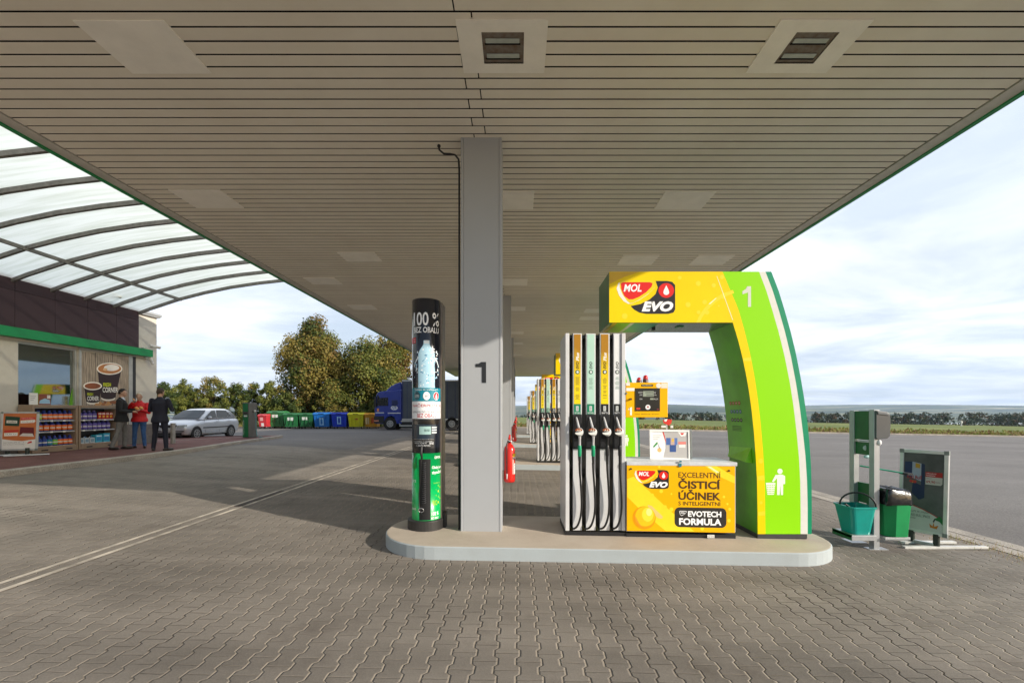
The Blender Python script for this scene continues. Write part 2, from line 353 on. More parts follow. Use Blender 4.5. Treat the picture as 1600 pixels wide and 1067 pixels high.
# raised walk in front of the shop with its curved kerb
ZW = .47
edge = [(-10.0, -6), (-10.0, 4), (-9.98, 8), (-9.97, 10), (-9.95, 12), (-10.05, 13.6), (-10.3, 15), (-10.8, 17), (-11.2, 18.8), (-11.5, 20.6), (-11.68, 22.0), (-11.85, 22.6), (-12.15, 22.7), (-12.6, 22.0), (-13.1, 20.6), (-13.9, 18.8), (-14.9, 18.2), (-26, 18.2)]
def zw(x, y): return ZW-.06*sstep(14, 21, y)
def offs(pts, d):
    out = []
    for i, p in enumerate(pts):
        a = Vector(pts[max(i-1, 0)]); b = Vector(pts[min(i+1, len(pts)-1)]); t = (b-a).normalized(); n = Vector((-t.y, t.x)); q = Vector(p)+n*d
        out.append((q.x, q.y))
    return out
inn = offs(edge, .14)
m = MB(); n = len(edge)
vs = [(x, y, -.1) for x, y in edge]+[(x, y, zw(x, y)-.02) for x, y in edge]+[(x*.75+inn[i][0]*.25, y*.75+inn[i][1]*.25, zw(x, y)) for i, (x, y) in enumerate(edge)]+[(x, y, zw(x, y)) for x, y in inn]+[(x, y, 0) for x, y in inn]
m.add(vs, [(k*n+i, k*n+i+1, (k+1)*n+i+1, (k+1)*n+i) for k in range(4) for i in range(n-1)], CONC)
tag(m.build('kerb', normals=False), kind='structure')
m = MB(); top = [(x, y, zw(x, y)-.004) for x, y in inn]
k = len(top); vs = top+[(-26, y if y < 18 else 18.2, zw(0, y)-.004) for x, y in inn]
m.add(vs, [(i, i+1, k+i+1, k+i) for i in range(k-1)], RED)
tag(m.build('pavement', normals=False), kind='structure')
# ---------------------------------------------------------------- vegetation
def np_mesh(name, verts, faces4, mats, midx):
    me = bpy.data.meshes.new(name); me.from_pydata(verts, [], faces4)
    for q in mats: me.materials.append(q)
    me.polygons.foreach_set('material_index', midx); me.update(); return me
def leafmat(name, c, tr=.25):
    if name in MATS: return MATS[name]
    m = bpy.data.materials.new(name); m.use_nodes = True; MATS[name] = m; nt = m.node_tree; N = nt.nodes; L = nt.links; b = N['Principled BSDF']
    b.inputs['Base Color'].default_value = (*c, 1); b.inputs['Roughness'].default_value = .55; b.inputs['Specular IOR Level'].default_value = .25
    t = N.new('ShaderNodeBsdfTranslucent'); t.inputs[0].default_value = (*[min(1, x*1.5) for x in c], 1)
    n = N.new('ShaderNodeTexNoise'); n.inputs['Scale'].default_value = 1.3; tc = N.new('ShaderNodeTexCoord'); L.new(tc.outputs['Object'], n.inputs[0])
    mr = N.new('ShaderNodeMixRGB'); mr.inputs[1].default_value = (*[x*.55 for x in c], 1); mr.inputs[2].default_value = (*[x*1.5 for x in c], 1); L.new(n.outputs[0], mr.inputs[0]); L.new(mr.outputs[0], b.inputs['Base Color'])
    ms = N.new('ShaderNodeMixShader'); ms.inputs[0].default_value = tr; L.new(b.outputs[0], ms.inputs[1]); L.new(t.outputs[0], ms.inputs[2]); L.new(ms.outputs[0], N['Material Output'].inputs[0])
    return m
BARK = mat('bark', (.10, .075, .055), .9, var=.3, scale=8, bump=.5)
def leaves(rnd, clumps, nper, size, spread, mats, weights):
    vs = []; fs = []; mi = []
    for (c, r) in clumps:
        tone = rnd.choices(range(len(mats)), weights)[0]
        for _ in range(int(nper*(r/spread)**2)):
            d = Vector((rnd.gauss(0, 1), rnd.gauss(0, 1), rnd.gauss(0, 1))); d.normalize(); p = c+d*r*(rnd.random()**.45)*Vector((1, 1, .8)).length/1.62
            nrm = (d+Vector((rnd.gauss(0, .6), rnd.gauss(0, .6), rnd.gauss(.3, .6)))).normalized()
            a = nrm.orthogonal().normalized(); a.rotate(Matrix.Rotation(rnd.random()*6.28, 3, nrm)); b = nrm.cross(a); s = size*rnd.uniform(.6, 1.35)
            k = len(vs); vs += [p-a*s*.5, p+b*s*.33, p+a*s*.5, p-b*s*.33]; fs.append((k, k+1, k+2, k+3))
            mi.append(tone if rnd.random() < .85 else rnd.choices(range(len(mats)), weights)[0])
    return vs, fs, mi
def tree(label, cat, x, y, h, rx, ry, seed, mats, weights, nclump, nper=90, size=.2, trunk=.16, base=.12, group=None, top=1.0, stuffname=None):
    rnd = random.Random(seed); z0 = GT(x, y); root = thing('tree' if cat == 'tree' else 'hedge_tree', label, cat, (x, y, z0), 0, group)
    m = MB(); tp = [(x, y, z0-.1), (x+rnd.uniform(-.1, .1), y, z0+h*.25), (x+rnd.uniform(-.25, .25), y, z0+h*.5), (x+rnd.uniform(-.3, .3), y, z0+h*.85)]
    m.tube(tp, [trunk*1.3, trunk, trunk*.7, trunk*.15], BARK, 8)
    cl = []
    zc = h*(base+1)/2; rz = h*(1-base)/2
    for i in range(nclump):
        while True:
            u = Vector((rnd.uniform(-1, 1), rnd.uniform(-1, 1), rnd.uniform(-1, 1)))
            if .30 < u.length < 1: break
        lump = .80+.28*math.sin(u.x*5+seed)*math.cos(u.z*6+seed*2)+.1*math.sin(u.y*9)
        taper = 1-(.45*top)*max(0, u.z)**1.2
        c = Vector((x+u.x*rx*lump*taper, y+u.y*ry*lump*taper, z0+zc+u.z*rz*(.9+.12*lump))); r = rnd.uniform(.55, 1.1)*min(rx, rz)*.27
        cl.append((c, r))
        if i % max(1, nclump//26) == 0:
            s = Vector(tp[1]).lerp(Vector(tp[3]), max(.05, min(.9, (c.z-z0)/h-.15))); mid = s.lerp(c, .5)+Vector((0, 0, .12*h/8))
            m.tube([s, mid, c], [trunk*.35, trunk*.2, trunk*.06], BARK, 5)
    m.build('trunk', root)
    vs, fs, mi = leaves(rnd, cl, nper, size, min(rx, rz)*.27*.8, mats, weights)
    o0 = Vector(root.location); me = np_mesh('crown', [tuple(v-o0) for v in vs], fs, mats, mi)
    o = bpy.data.objects.new('crown', me); COL.objects.link(o); o.parent = root
    return root
LO = leafmat('leaf_ochre', (.220, .175, .042)); LB = leafmat('leaf_brown', (.205, .135, .042)); LG = leafmat('leaf_green', (.115, .135, .028)); LD = leafmat('leaf_dark', (.045, .070, .018)); LY = leafmat('leaf_yellowgreen', (.19, .20, .045))
def xp(px, Y): return (px-CX)*Y/F
def hp(py, Y): return EYE+(CY-py)*Y/F
tree('tall broad tree turning ochre and brown behind the green and blue bins', 'tree', xp(493, 43), 43, hp(499, 43)-.3, 4.0, 3.7, 11, [LO, LB, LG, LD], [5, 3, 4, 2], 230, 210, .20, .26, .03, None, 1.6)
tree('round ochre-green tree right of the tallest tree, behind the yellow bin', 'tree', xp(572, 42), 42.5, hp(531, 42)-.1, 4.1, 3.3, 23, [LO, LG, LY, LD], [4, 4, 2, 1], 190, 200, .20, .22, .03, None, .9)
tree('thin-topped brownish tree standing behind the blue truck cab', 'tree', xp(612, 45), 45.5, hp(514, 45)-.1, 3.3, 3.0, 35, [LO, LB, LG, LD], [5, 2, 4, 1], 130, 190, .22, .22, .03)
hz = [(256, 39.9, 600, 1.3, 'small dark bush right beside the shop corner', [LG, LD], [2, 2], .3, 1.0),
      (285, 41.5, 595, 1.5, 'loose green hedge tree rising above the silver car roof', [LG, LY, LD], [4, 3, 1], .25, 1.1),
      (334, 42, 586, 1.8, 'brownish upright hedge tree behind the rear of the silver car', [LO, LG, LY], [3, 3, 1], .1, .8),
      (368, 41, 596, 1.5, 'dark green hedge tree just left of the green air post top', [LG, LD, LY], [4, 3, 1], .02, .7),
      (397, 41.8, 597, 1.5, 'dark green hedge tree right behind the green air post', [LG, LD, LO], [4, 3, 1], .02, .9),
      (423, 40.7, 592, 1.4, 'light green ragged hedge tree behind the red bin', [LY, LG], [3, 3], .02, 1.2),
      (448, 40.5, 612, 1.8, 'low dark shrub filling behind the three green bins', [LG, LD], [2, 3], 0, .5),
      (520, 40.3, 618, 2.2, 'low olive shrub filling behind the two blue bins', [LG, LO, LY], [3, 2, 1], 0, .5),
      (590, 40.5, 612, 2.2, 'low green shrub filling behind the yellow and orange bins', [LG, LY, LD], [3, 2, 1], 0, .5),
      (305, 44.5, 612, 2.0, 'low dark shrub seen under the hedge trees behind the silver car', [LD, LG], [3, 2], 0, .5)]
for i, (px, Y, top, r_, lab, ms, ws, bs, tpx) in enumerate(hz):
    tree(lab, 'hedge tree', xp(px, Y), Y, hp(top, Y)-.15, r_, r_*.9, 50+i*7, ms, ws, 64, 120, .15, .07, bs, 'hedge of small trees along the car park', tpx)
# weeds and long grass beyond the far kerb, far belt of trees
def tufts():
    rnd = random.Random(9); vs = []; fs = []; mi = []
    for _ in range(9000):
        x = rnd.uniform(-2, 75); y = 43.2+abs(rnd.gauss(0, 1))*7; z = GT(x, y)
        pr = .5+.5*math.sin(x*.8+1)*math.sin(x*.23+y*.2); s = rnd.uniform(.12, .34)*(.45+.75*pr); a = rnd.uniform(-.8, .8); t = rnd.uniform(-.12, .12)
        dx, dy = math.cos(a)*.09, math.sin(a)*.09; k = len(vs)
        vs += [(x-dx, y-dy, z-.02), (x+dx, y+dy, z-.02), (x+dx*.4+t, y+dy, z+s), (x-dx*.6+t, y-dy, z+s*.9)]; fs.append((k, k+1, k+2, k+3)); mi.append(rnd.choices((0, 1, 2), (4, 3, 2.5))[0])
    for _ in range(2500):
        x = rnd.uniform(-50, -6); y = 38.8+abs(rnd.gauss(0, 1))*1.2; z = GT(x, y); s = rnd.uniform(.08, .3); k = len(vs)
        vs += [(x-.08, y, z-.02), (x+.08, y, z-.02), (x+.05, y, z+s), (x-.03, y, z+s)]; fs.append((k, k+1, k+2, k+3)); mi.append(rnd.choice((0, 1)))
    for _ in range(420):
        x = rnd.gauss(5.9, .07) if rnd.random() < .6 else rnd.uniform(5.5, 6.3); y = rnd.uniform(4.6, 6.2); z = GT(x, y)+.008; s = rnd.uniform(.01, .035); a = rnd.uniform(0, 6.28); d = rnd.uniform(.004, .02); k = len(vs)
        vs += [(x-.003, y, z), (x+.003, y, z), (x+.002+d*math.cos(a), y+d*math.sin(a), z+s), (x-.002+d*math.cos(a), y+d*math.sin(a), z+s)]; fs.append((k, k+1, k+2, k+3)); mi.append(rnd.choice((1, 1, 2, 0)))
    me = np_mesh('grass', vs, fs, [leafmat('grass_green', (.16, .18, .035)), leafmat('grass_straw', (.26, .19, .075)), leafmat('grass_brown', (.15, .085, .04))], mi)
    o = bpy.data.objects.new('grass', me); COL.objects.link(o); tag(o, 'long green and dry grass growing beyond the far kerb', 'grass', kind='stuff')
tufts()
def belt():
    rnd = random.Random(2); cl = []
    for i in range(300):
        y = rnd.uniform(330, 420); x = -40+i*2.05+rnd.uniform(-4, 4)
        if i % 61 in (17,): continue
        h = rnd.uniform(10.5, 12.5)+.8*math.sin(i*.21); z = GT(x, y)
        for _ in range(13): cl.append((Vector((x+rnd.gauss(0, 2), y+rnd.gauss(0, 2), z+rnd.uniform(.02, .95)*h)), rnd.uniform(1.1, 2.1)))
    ms = [leafmat('belt_dark', (.032, .055, .034), .1), leafmat('belt_olive', (.05, .055, .02), .1), leafmat('belt_rust', (.085, .05, .025), .1)]
    vs, fs, mi = leaves(rnd, cl, 16, 1.35, 1.6, ms, [6, 3, 2])
    o = bpy.data.objects.new('wood', np_mesh('wood', vs, fs, ms, mi)); COL.objects.link(o)
    tag(o, 'dark belt of trees along the far edge of the field', 'wood', kind='stuff')
belt()
m = MB(); X_, Y_ = xp(1466+36, 100), 100; m.tube([(X_, Y_, GT(X_, Y_)), (X_, Y_, GT(X_, Y_)+1.3)], .12, mat('post_white', (.6, .6, .58), .7), 8)
m.box(X_-.16, X_+.16, Y_-.2, Y_-.14, GT(X_, Y_)+.7, GT(X_, Y_)+1.15, MATS['post_white'])
tag(m.build('marker_post'), 'small white marker post standing far out in the field', 'marker post')
# ================================================================ CANOPY
SLAT = mat('ceiling_slat', (.80, .745, .64), .55, var=.10, scale=1.3, bump=.05, dirt=(.46, .37, .26))
GAPD = mat('ceiling_gap', (.006, .005, .004), .9)
PANEL = mat('ceiling_panel_white', (.90, .86, .78), .5, var=.05, scale=3)
TRIM = mat('canopy_trim', (.55, .52, .47), .5, var=.1)
GREEN = mat('station_green', (.0, .25, .07), .4, var=.06)
STEEL = mat('steel_grey', (.42, .43, .44), .4, .6, var=.1)
CAN = thing('canopy', 'wide flat station canopy with a pale slatted ceiling and thin green edge', 'canopy', (0, 2.4, 4.95))
XL, XR, YN, YF, ZC = -5.95, 5.25, 2.4, 43.0, 4.95
m = MB(); rnd = random.Random(5); p = .1503; ns = int((YF-YN)/p)
for i in range(ns):
    y0 = YN+i*p; xj = -.39 if i % 2 else -.53
    dz = rnd.uniform(0, .0018)
    for xa, xb in ((XL+.19, xj-.006), (xj+.006, XR-.19)):
        y1 = y0+p-.0175
        m.add([(xa, y0, ZC+.032), (xb, y0, ZC+.032), (xb, y0, ZC+.003+dz), (xa, y0, ZC+.003+dz), (xa, y0+.006, ZC+dz), (xb, y0+.006, ZC+dz), (xa, y1-.006, ZC+dz), (xb, y1-.006, ZC+dz), (xa, y1, ZC+.003+dz), (xb, y1, ZC+.003+dz), (xa, y1, ZC+.032), (xb, y1, ZC+.032)],
              [(3, 2, 5, 4), (4, 5, 7, 6), (6, 7, 9, 8)], SLAT)
        m.add([(xa, y0, ZC+.032), (xb, y0, ZC+.032), (xb, y0, ZC+.003+dz), (xa, y0, ZC+.003+dz), (xa, y1, ZC+.003+dz), (xb, y1, ZC+.003+dz), (xa, y1, ZC+.032), (xb, y1, ZC+.032)], [(0, 1, 2, 3), (4, 5, 7, 6)], GAPD)
m.build('ceiling_slats', CAN, normals=False)
m = MB(); m.box(XL+.02, XR-.02, YN+.02, YF-.02, ZC+.034, ZC+.6, GAPD); m.build('roof', CAN)
m = MB()
for xa, xb in ((XL+.01, XL+.175), (XR-.175, XR-.01)): m.box(xa, xb, YN, YF, ZC-.012, ZC+.03, TRIM)
m.build('edge_trim', CAN)
m = MB()
for xa, xb in ((XL-.045, XL+.01), (XR-.01, XR+.045)): m.box(xa, xb, YN-.05, YF+.05, ZC-.03, ZC+.67, GREEN)
m.box(XL+.011, XR-.011, YN-.045, YN, ZC-.03, ZC+.67, GREEN); m.box(XL+.011, XR-.011, YF, YF+.045, ZC-.03, ZC+.67, GREEN)
m.build('fascia', CAN)
# light panels let into the ceiling
TUBEL = mat('lamp_glass', (.42, .46, .42), .15); RUST_SHADE = mat('lamp_recess', (.20, .175, .15), .7, var=.45, scale=14, dirt=(.12, .06, .03))  # lamp_recess: rust, plus the shade of a deeper hollow painted into its dark base
def open_lamp(x0, y0, lab):
    t = thing('lamp', lab, 'ceiling light', (x0+.395, y0+.3, ZC-.01), 0, 'square light panels in the canopy ceiling')
    m = MB(); o = [(x0, y0), (x0+.79, y0), (x0+.79, y0+.595), (x0, y0+.595)]; i_ = [(x0+.21, y0+.12), (x0+.585, y0+.12), (x0+.585, y0+.475), (x0+.21, y0+.475)]
    m.ring(o, i_, lambda a, b, c: (a, b, ZC+c), -.012, .012, PANEL); m.build('frame', t)
    m = MB(); a, b, c, d = x0+.21, x0+.585, y0+.12, y0+.475
    m.add([(a, c, ZC-.012), (b, c, ZC-.012), (b, d, ZC-.012), (a, d, ZC-.012), (a, c, ZC-.002), (b, c, ZC-.002), (b, d, ZC-.002), (a, d, ZC-.002)], [(4, 5, 6, 7), (0, 1, 5, 4), (1, 2, 6, 5), (2, 3, 7, 6), (3, 0, 4, 7)], RUST_SHADE); m.build('recess', t, normals=False)
    for k in (0, 1):
        m = MB(); yy = c+.07+k*.17; m.box(a+.03, b-.04, yy, yy+.05, ZC-.013, ZC-.004, TUBEL); m.box(a+.02, b-.03, yy+.055, yy+.072, ZC-.011, ZC-.003, GAPD); m.build('lamp_tube', t, bevel=.004)
    return t
open_lamp(-.53, 3.81, 'open square ceiling light with two lamp tubes straight above the grey column numbered 1')
open_lamp(2.24, 3.81, 'open square ceiling light with two lamp tubes above the yellow-green arch, nearest the right edge')
pl = [(-3.80, 3.82, 'nearest closed white ceiling panel, at the top left of the photo'), (-5.27, 6.75, 'closed ceiling panel near the left canopy edge, second from the camera'), (-.53, 6.8, 'closed ceiling panel half hidden behind the top of column 1'), (2.24, 6.8, 'closed ceiling panel above the yellow arch, in the second row from the camera'),
      (-3.80, 9.4, 'closed ceiling panel in the third row, left of column 1'), (-5.38, 11.2, 'small-looking closed panel at the left canopy edge in the fourth row'), (2.26, 9.6, 'closed ceiling panel in the third row, the left of the pair right of the column'), (3.88, 9.6, 'closed ceiling panel in the third row, the right of the pair right of the column'),
      (-.53, 11.3, 'closed ceiling panel in the fourth row, just right of column 1'), (-5.38, 14.1, 'closed ceiling panel by the left canopy edge in the fifth row'), (-.53, 14.3, 'closed panel in the fifth row right of the column'), (2.22, 14.6, 'closed panel in the fifth row above the pump tops'), (2.22, 15.8, 'closed panel just behind the one above the pump tops'),
      (-.53, 18.8, 'closed panel in the sixth row right of the column'), (-.53, 21.8, 'closed panel in the seventh row right of the column'), (2.22, 19.0, 'closed panel deep under the canopy over the second pump'), (-3.8, 17.2, 'closed panel deep under the canopy left of the column'), (-.53, 26.3, 'closed panel in the eighth row right of the column'), (2.22, 23.5, 'farthest closed panel seen above the pump tops')]
for x0, y0, lab in pl:
    m = MB(); m.box(x0, x0+.78, y0, y0+.6, ZC-.008, ZC+.015, PANEL)
    tag(m.build('lamp', bevel=.004), lab, 'ceiling panel', 'square light panels in the canopy ceiling')
# ================================================================ COLUMNS
COLM = mat('column_grey', (.40, .415, .435), .45, .0, var=.07, scale=2.2, bump=.04, dirt=(.30, .29, .28))
BLACK = mat('black_rubber', (.012, .012, .013), .5, var=.1); BLKP = mat('black_gloss', (.008, .008, .010), .12, spec=.6)
INK = flat('1d1d1f')
CN = ['grey square column bearing a large black numeral 1', 'second grey canopy column, just behind the one numbered 1', 'third grey canopy column in the row, mostly hidden', 'fourth grey canopy column in the row, a sliver', 'farthest grey canopy column in the row']
for i in range(5):
    y = 5.46+i*7.5; zb = G(-.45, 0)+(ISL if i < 4 else 0); t = thing('column', CN[i], 'column', (-.445, y+.2, zb), 0, 'canopy columns in a row')
    m = MB(); x0, x1, y0, y1 = -.695, -.195, y, y+.4
    m.poly([(x0, y0), (x0+.03, y0), (x0+.033, y0+.012), (x1-.033, y0+.012), (x1-.03, y0), (x1, y0), (x1, y1), (x0, y1)], lambda a, b, c: (a, b, c), zb-.01, ZC+.01, COLM)
    m.box(x0+.034, x1-.034, y0+.004, y0+.03, zb-.01, ZC+.005, COLM)
    m.build('shaft', t, bevel=.004)
    if i == 0:
        f = PXF(5.46); m = MB()
        m.poly([(752, 565.5), (759.5, 565.5), (759.5, 598), (753, 598), (753, 573.5), (743, 573.5), (743, 568.6), (748, 568)], f, -.003, .0006, flat('26272a')); m.build('numeral', t)
        m = MB(); fx = lambda px: (px-CX)*5.46/F; fz = lambda py: EYE+(CY-py)*5.46/F
        pts = [(fx(684.5), fz(224)), (fx(685), fz(230)), (fx(692), fz(236)), (fx(702), fz(236.5)), (fx(710), fz(238)), (fx(715.5), fz(245)), (fx(716.5), fz(260)), (fx(716.5), fz(500)), (fx(716.3), fz(700)), (fx(716.5), fz(829))]
        m.tube([(a, 5.52, b) for a, b in pts], .012, BLACK, 8)
        m.ball((pts[0][0], 5.52, pts[0][1]), .022, BLACK); m.build('cable', t)
        m = MB(); m.box(-.722, -.698, 5.54, 5.60, zb, 2.2, mat('dark_green_paint', (.01, .05, .035), .5)); m.build('cable_duct', t)
# ================================================================ SHOP
STONE = mat('facade_plaster', (.60, .56, .49), .85, var=.16, scale=6, bump=.3, bscale=35, dirt=(.44, .40, .34))
CLAD = mat('brown_cladding', (.050, .026, .034), .75, var=.35, scale=70, bump=.05)
PLINTH = mat('plinth_stone', (.16, .14, .125), .8, var=.2, scale=9, bump=.2)
GLASS = mat('reflective_window_glass', (.19, .23, .25), .03, 1.0, var=.02)
ALU = mat('anodised_alu', (.48, .47, .45), .4, .5, var=.08)
DARK = mat('dark_frame', (.025, .023, .025), .5)
SH = thing('shop', 'station shop with dark brown cladding band, green stripe and pale end wall', 'shop', (-13.5, 12, ZW))
XW, XC, YE = -13.5, -13.3, 16.75
m = MB(); zb, zt = ZW-.1, 5.14
y_w0 = XW*F/(28-CX); y_w1 = XW*F/(122-CX); y_p1 = XW*F/(201-CX); z_h = 3.52
m.box(-19, XW, -2, y_w0, zb, zt, STONE); m.box(-19, XW, y_w0, y_w1, z_h, zt, STONE)
m.box(-19, XW, y_w1, YE, 1.22, zt, STONE) if False else m.box(-19, XW, y_w1, YE, 1.15, zt, STONE)
m.box(-19, XW-.25, y_w0, y_w1, zb, z_h, DARK)
m.build('wall', SH)
m = MB(); m.box(-18.98, XW+.02, y_w1, YE+.01, zb, 1.15, PLINTH); m.box(-18.98, XW+.02, -2, y_w0, zb, .95, PLINTH); m.build('plinth', SH, bevel=.004)
m = MB(); m.box(-19.05, XW+.12, 15.6, YE+.1, 5.14, 5.22, ALU); m.box(-19, XW+.09, 15.8, YE+.07, 5.08, 5.14, ALU); m.build('roof_cap', SH)
ks = [2.1, 3.2, 4.3, 5.4, 6.5, 7.6, 8.7, 9.75, 10.8, 11.85, 12.88, 13.86, 14.85, 15.73]
for a, b in zip(ks[:-1], ks[1:]):
    m = MB()
    for z0, z1 in ((3.84, 4.80), (4.806, 5.20)):
        m.box(XW+.0, XC, a+.004, b-.004, z0, z1, CLAD)
    m.build('cladding_panel', SH, bevel=.003)
m = MB(); m.box(XW+.001, XC+.05, -2, 16.28, 3.575, 3.83, GREEN); m.build('green_stripe', SH, bevel=.004)
m = MB(); y0, y1 = y_w0, y_w1; fr = PXW(XW)
for a, b, c, d in ((y0, y0+.035, zb, z_h), (y1-.07, y1, zb, z_h), (y0+.035, y1-.07, z_h-.07, z_h), (y0+.035, y1-.07, .90, .96)): m.box(XW-.10, XW-.03, a, b, c, d, ALU)
wf = m.build('window_frame', SH)
m = MB(); m.box(XW-.14, XW-.105, y0+.0, y1, .9, z_h, GLASS); m.build('pane', wf)
m = MB(); m.sheet([(107, 640), (109, 625), (112, 610), (116, 597), (120, 588), (120, 640)], PXW(XW-.10), .002, flat('6fb52c')); m.build('window_decal', wf)
# poster of two coffee cups
PO = MB(); pf = PXW(XW)
WOOD = bpy.data.materials.new('printed_wood'); WOOD.use_nodes = True
def woodn():
    nt = WOOD.node_tree; N = nt.nodes; L = nt.links; b = N['Principled BSDF']; b.inputs['Roughness'].default_value = .5
    tc = N.new('ShaderNodeTexCoord'); mp = N.new('ShaderNodeMapping'); mp.inputs[3].default_value = (1, 3.2, .5); L.new(tc.outputs['Object'], mp.inputs[0])
    wv = N.new('ShaderNodeTexWave'); wv.bands_direction = 'Y'; wv.inputs['Scale'].default_value = 2.0; wv.inputs['Distortion'].default_value = 9; wv.inputs['Detail'].default_value = 3; L.new(mp.outputs[0], wv.inputs[0])
    r = N.new('ShaderNodeValToRGB'); r.color_ramp.elements[0].color = (.17, .125, .085, 1); r.color_ramp.elements[1].color = (.46, .37, .28, 1); L.new(wv.outputs['Fac'], r.inputs[0]); L.new(r.outputs[0], b.inputs['Base Color'])
woodn()
PO.poly([(126, 549), (200, 557), (200, 637), (126, 637)], pf, .004, .02, WOOD)
for px in (148, 174): PO.poly([(px, 551), (px+.8, 551), (px+.8, 637), (px, 637)], pf, .02, .0215, flat('4a3a2c'))
def ell(cx, cy, rx, ry, n=24, a0=0, a1=360): return [(cx+rx*math.cos(R(a0+(a1-a0)*i/n)), cy+ry*math.sin(R(a0+(a1-a0)*i/n))) for i in range(n+(0 if a1-a0 == 360 else 1))]
def cup(cx, ty, rx, ry, bx, by, brx, lid):
    PO.poly([(cx-rx, ty), (cx+rx, ty), (bx+brx, by)]+[(bx+brx*math.cos(R(a)), by+ry*.5*math.sin(R(a))) for a in range(15, 180, 15)]+[(bx-brx, by)], pf, .0215, .024, flat('2c1418'))
    PO.poly([(bx-brx, by)]+[(bx-brx*math.cos(R(a)), by+ry*.5*math.sin(R(a))) for a in range(15, 180, 15)]+[(bx+brx, by)]+[(bx+brx*math.cos(R(a)), by-2.4+ry*.5*math.sin(R(a))) for a in range(15, 180, 15)], pf, .0242, .0252, flat('e9dfd0'))
    PO.poly(ell(cx, ty, rx+1.2, ry+1), pf, .0245, .026, flat('f1e8dc')); PO.poly(ell(cx, ty, rx-.8, ry-.8), pf, .026, .027, flat(lid))
cup(170, 576, 19, 8.5, 168, 622, 11, 'b9773f'); PO.poly(ell(173, 574.5, 12, 5), pf, .0272, .0282, flat('f3ece4')); PO.poly(ell(163, 577, 3.5, 2), pf, .0285, .029, flat('d9b48c'))
cup(143.5, 603, 13.5, 5.5, 144, 629, 10, '8a4a26')
rnd = random.Random(1)
for k in range(14): PO.poly(ell(150+k*2.6, 632-rnd.uniform(-1, 4), rnd.uniform(2.2, 3.6), rnd.uniform(1.8, 3), 9), pf, .0262+k*.0003, .0272+k*.0003, flat(rnd.choice(['a3683a', 'c08a52', '8a4f2b'])))
for (t_, x0, x1, y0, y1, c_) in (('FRESH', 160, 172, 604, 598, 'c8d420'), ('CORNER', 159, 183, 613, 605, 'f0ece4'), ('FRESH', 135, 144, 618, 613.5, 'c8d420'), ('CORNER', 135, 153, 626, 619, 'f0ece4')):
    PO.text(t_, pf, x0, x1, y0, y1, .0275, flat(c_), bold=.02)
PO.build('poster', SH)
m = MB(); 
for px0, px1, c_ in ((122.5, 126, ALU), (200, 206, ALU), (206, 211, DARK)):
    a = XW*F/(px0-CX); b = XW*F/(px1-CX); m.box(XW-.02, XW+.03, a, b, 1.15, z_h, c_)
m.box(XW-.02, XW+.04, XW*F/(122.5-CX), XW*F/(211-CX), z_h, z_h+.05, ALU); m.build('poster_frame', SH)
def cctv(loc, lab, dirv, arm):
    t = thing('security_camera', lab, 'security camera', loc); l = Vector(loc); d = Vector(dirv).normalized(); a = Vector(arm)
    W_ = mat('camera_white', (.62, .62, .60), .35)
    m = MB(); m.tube([l+a-d*.16, l+a+d*.14], .05, W_, 12); m.tube([l+a+d*.14, l+a+d*.15], .042, BLKP, 12); m.build('housing', t)
    m = MB(); m.tube([l, l+a*.6+Vector((0, 0, -.03)), l+a], .014, W_, 8); m.ball(l, (.05, .05, .03), W_); m.build('bracket', t)
cctv((-13.25, xp(163, 1) and -13.25*F/(157-CX), 5.22), 'white camera on a bent arm on top of the brown cladding', (.5, .8, -.35), (.35, .15, .13))
cctv((-13.4, XW*F/(219-CX), 3.88), 'white camera just above the right end of the green stripe', (.6, .8, -.15), (.3, .18, .06))
cctv((-13.45, XW*F/(227-CX), 3.5), 'small white camera hanging below the right end of the green stripe', (.2, .3, -.9), (.12, .05, -.05))
# ================================================================ VAULT between shop and canopy
POLY = bpy.data.materials.new('cloudy_polycarbonate'); POLY.use_nodes = True
def polyn():
    nt = POLY.node_tree; N = nt.nodes; L = nt.links; N.remove(N['Principled BSDF'])
    tc = N.new('ShaderNodeTexCoord'); mp = N.new('ShaderNodeMapping'); mp.inputs[3].default_value = (.5, 6, .5); L.new(tc.outputs['Object'], mp.inputs[0])
    n = N.new('ShaderNodeTexNoise'); n.inputs['Scale'].default_value = 1.4; n.inputs['Detail'].default_value = 6; L.new(mp.outputs[0], n.inputs[0])
    r = N.new('ShaderNodeValToRGB'); r.color_ramp.elements[0].position = .3; r.color_ramp.elements[1].position = .6; r.color_ramp.elements[0].color = (.74, .77, .66, 1); r.color_ramp.elements[1].color = (.93, .95, .87, 1); L.new(n.outputs[0], r.inputs[0])
    t = N.new('ShaderNodeBsdfTranslucent'); L.new(r.outputs[0], t.inputs[0]); tr = N.new('ShaderNodeBsdfTransparent'); L.new(r.outputs[0], tr.inputs[0])
    g = N.new('ShaderNodeBsdfDiffuse'); L.new(r.outputs[0], g.inputs[0])
    a = N.new('ShaderNodeMixShader'); a.inputs[0].default_value = .12; L.new(t.outputs[0], a.inputs[1]); L.new(tr.outputs[0], a.inputs[2])
    b = N.new('ShaderNodeMixShader'); b.inputs[0].default_value = .08; L.new(a.outputs[0], b.inputs[1]); L.new(g.outputs[0], b.inputs[2]); L.new(b.outputs[0], N['Material Output'].inputs[0])
polyn()
RIB = mat('vault_rib', (.20, .19, .175), .55, .2, var=.2, scale=8)
VT = thing('vaulted_roof', 'curved translucent roof on dark ribs joining the shop to the canopy', 'roof', (-9.5, 9, 5.1))
prof = [(-13.45, 5.02), (-12.9, 5.23), (-11.9, 5.56), (-11, 5.79), (-10.1, 5.98), (-9.1, 6.13), (-8.2, 6.23), (-7.2, 6.28), (-6.4, 6.28), (-5.5, 6.2), (-4.8, 6.05)]
ysr = [15.73-i*.985 for i in range(13)]
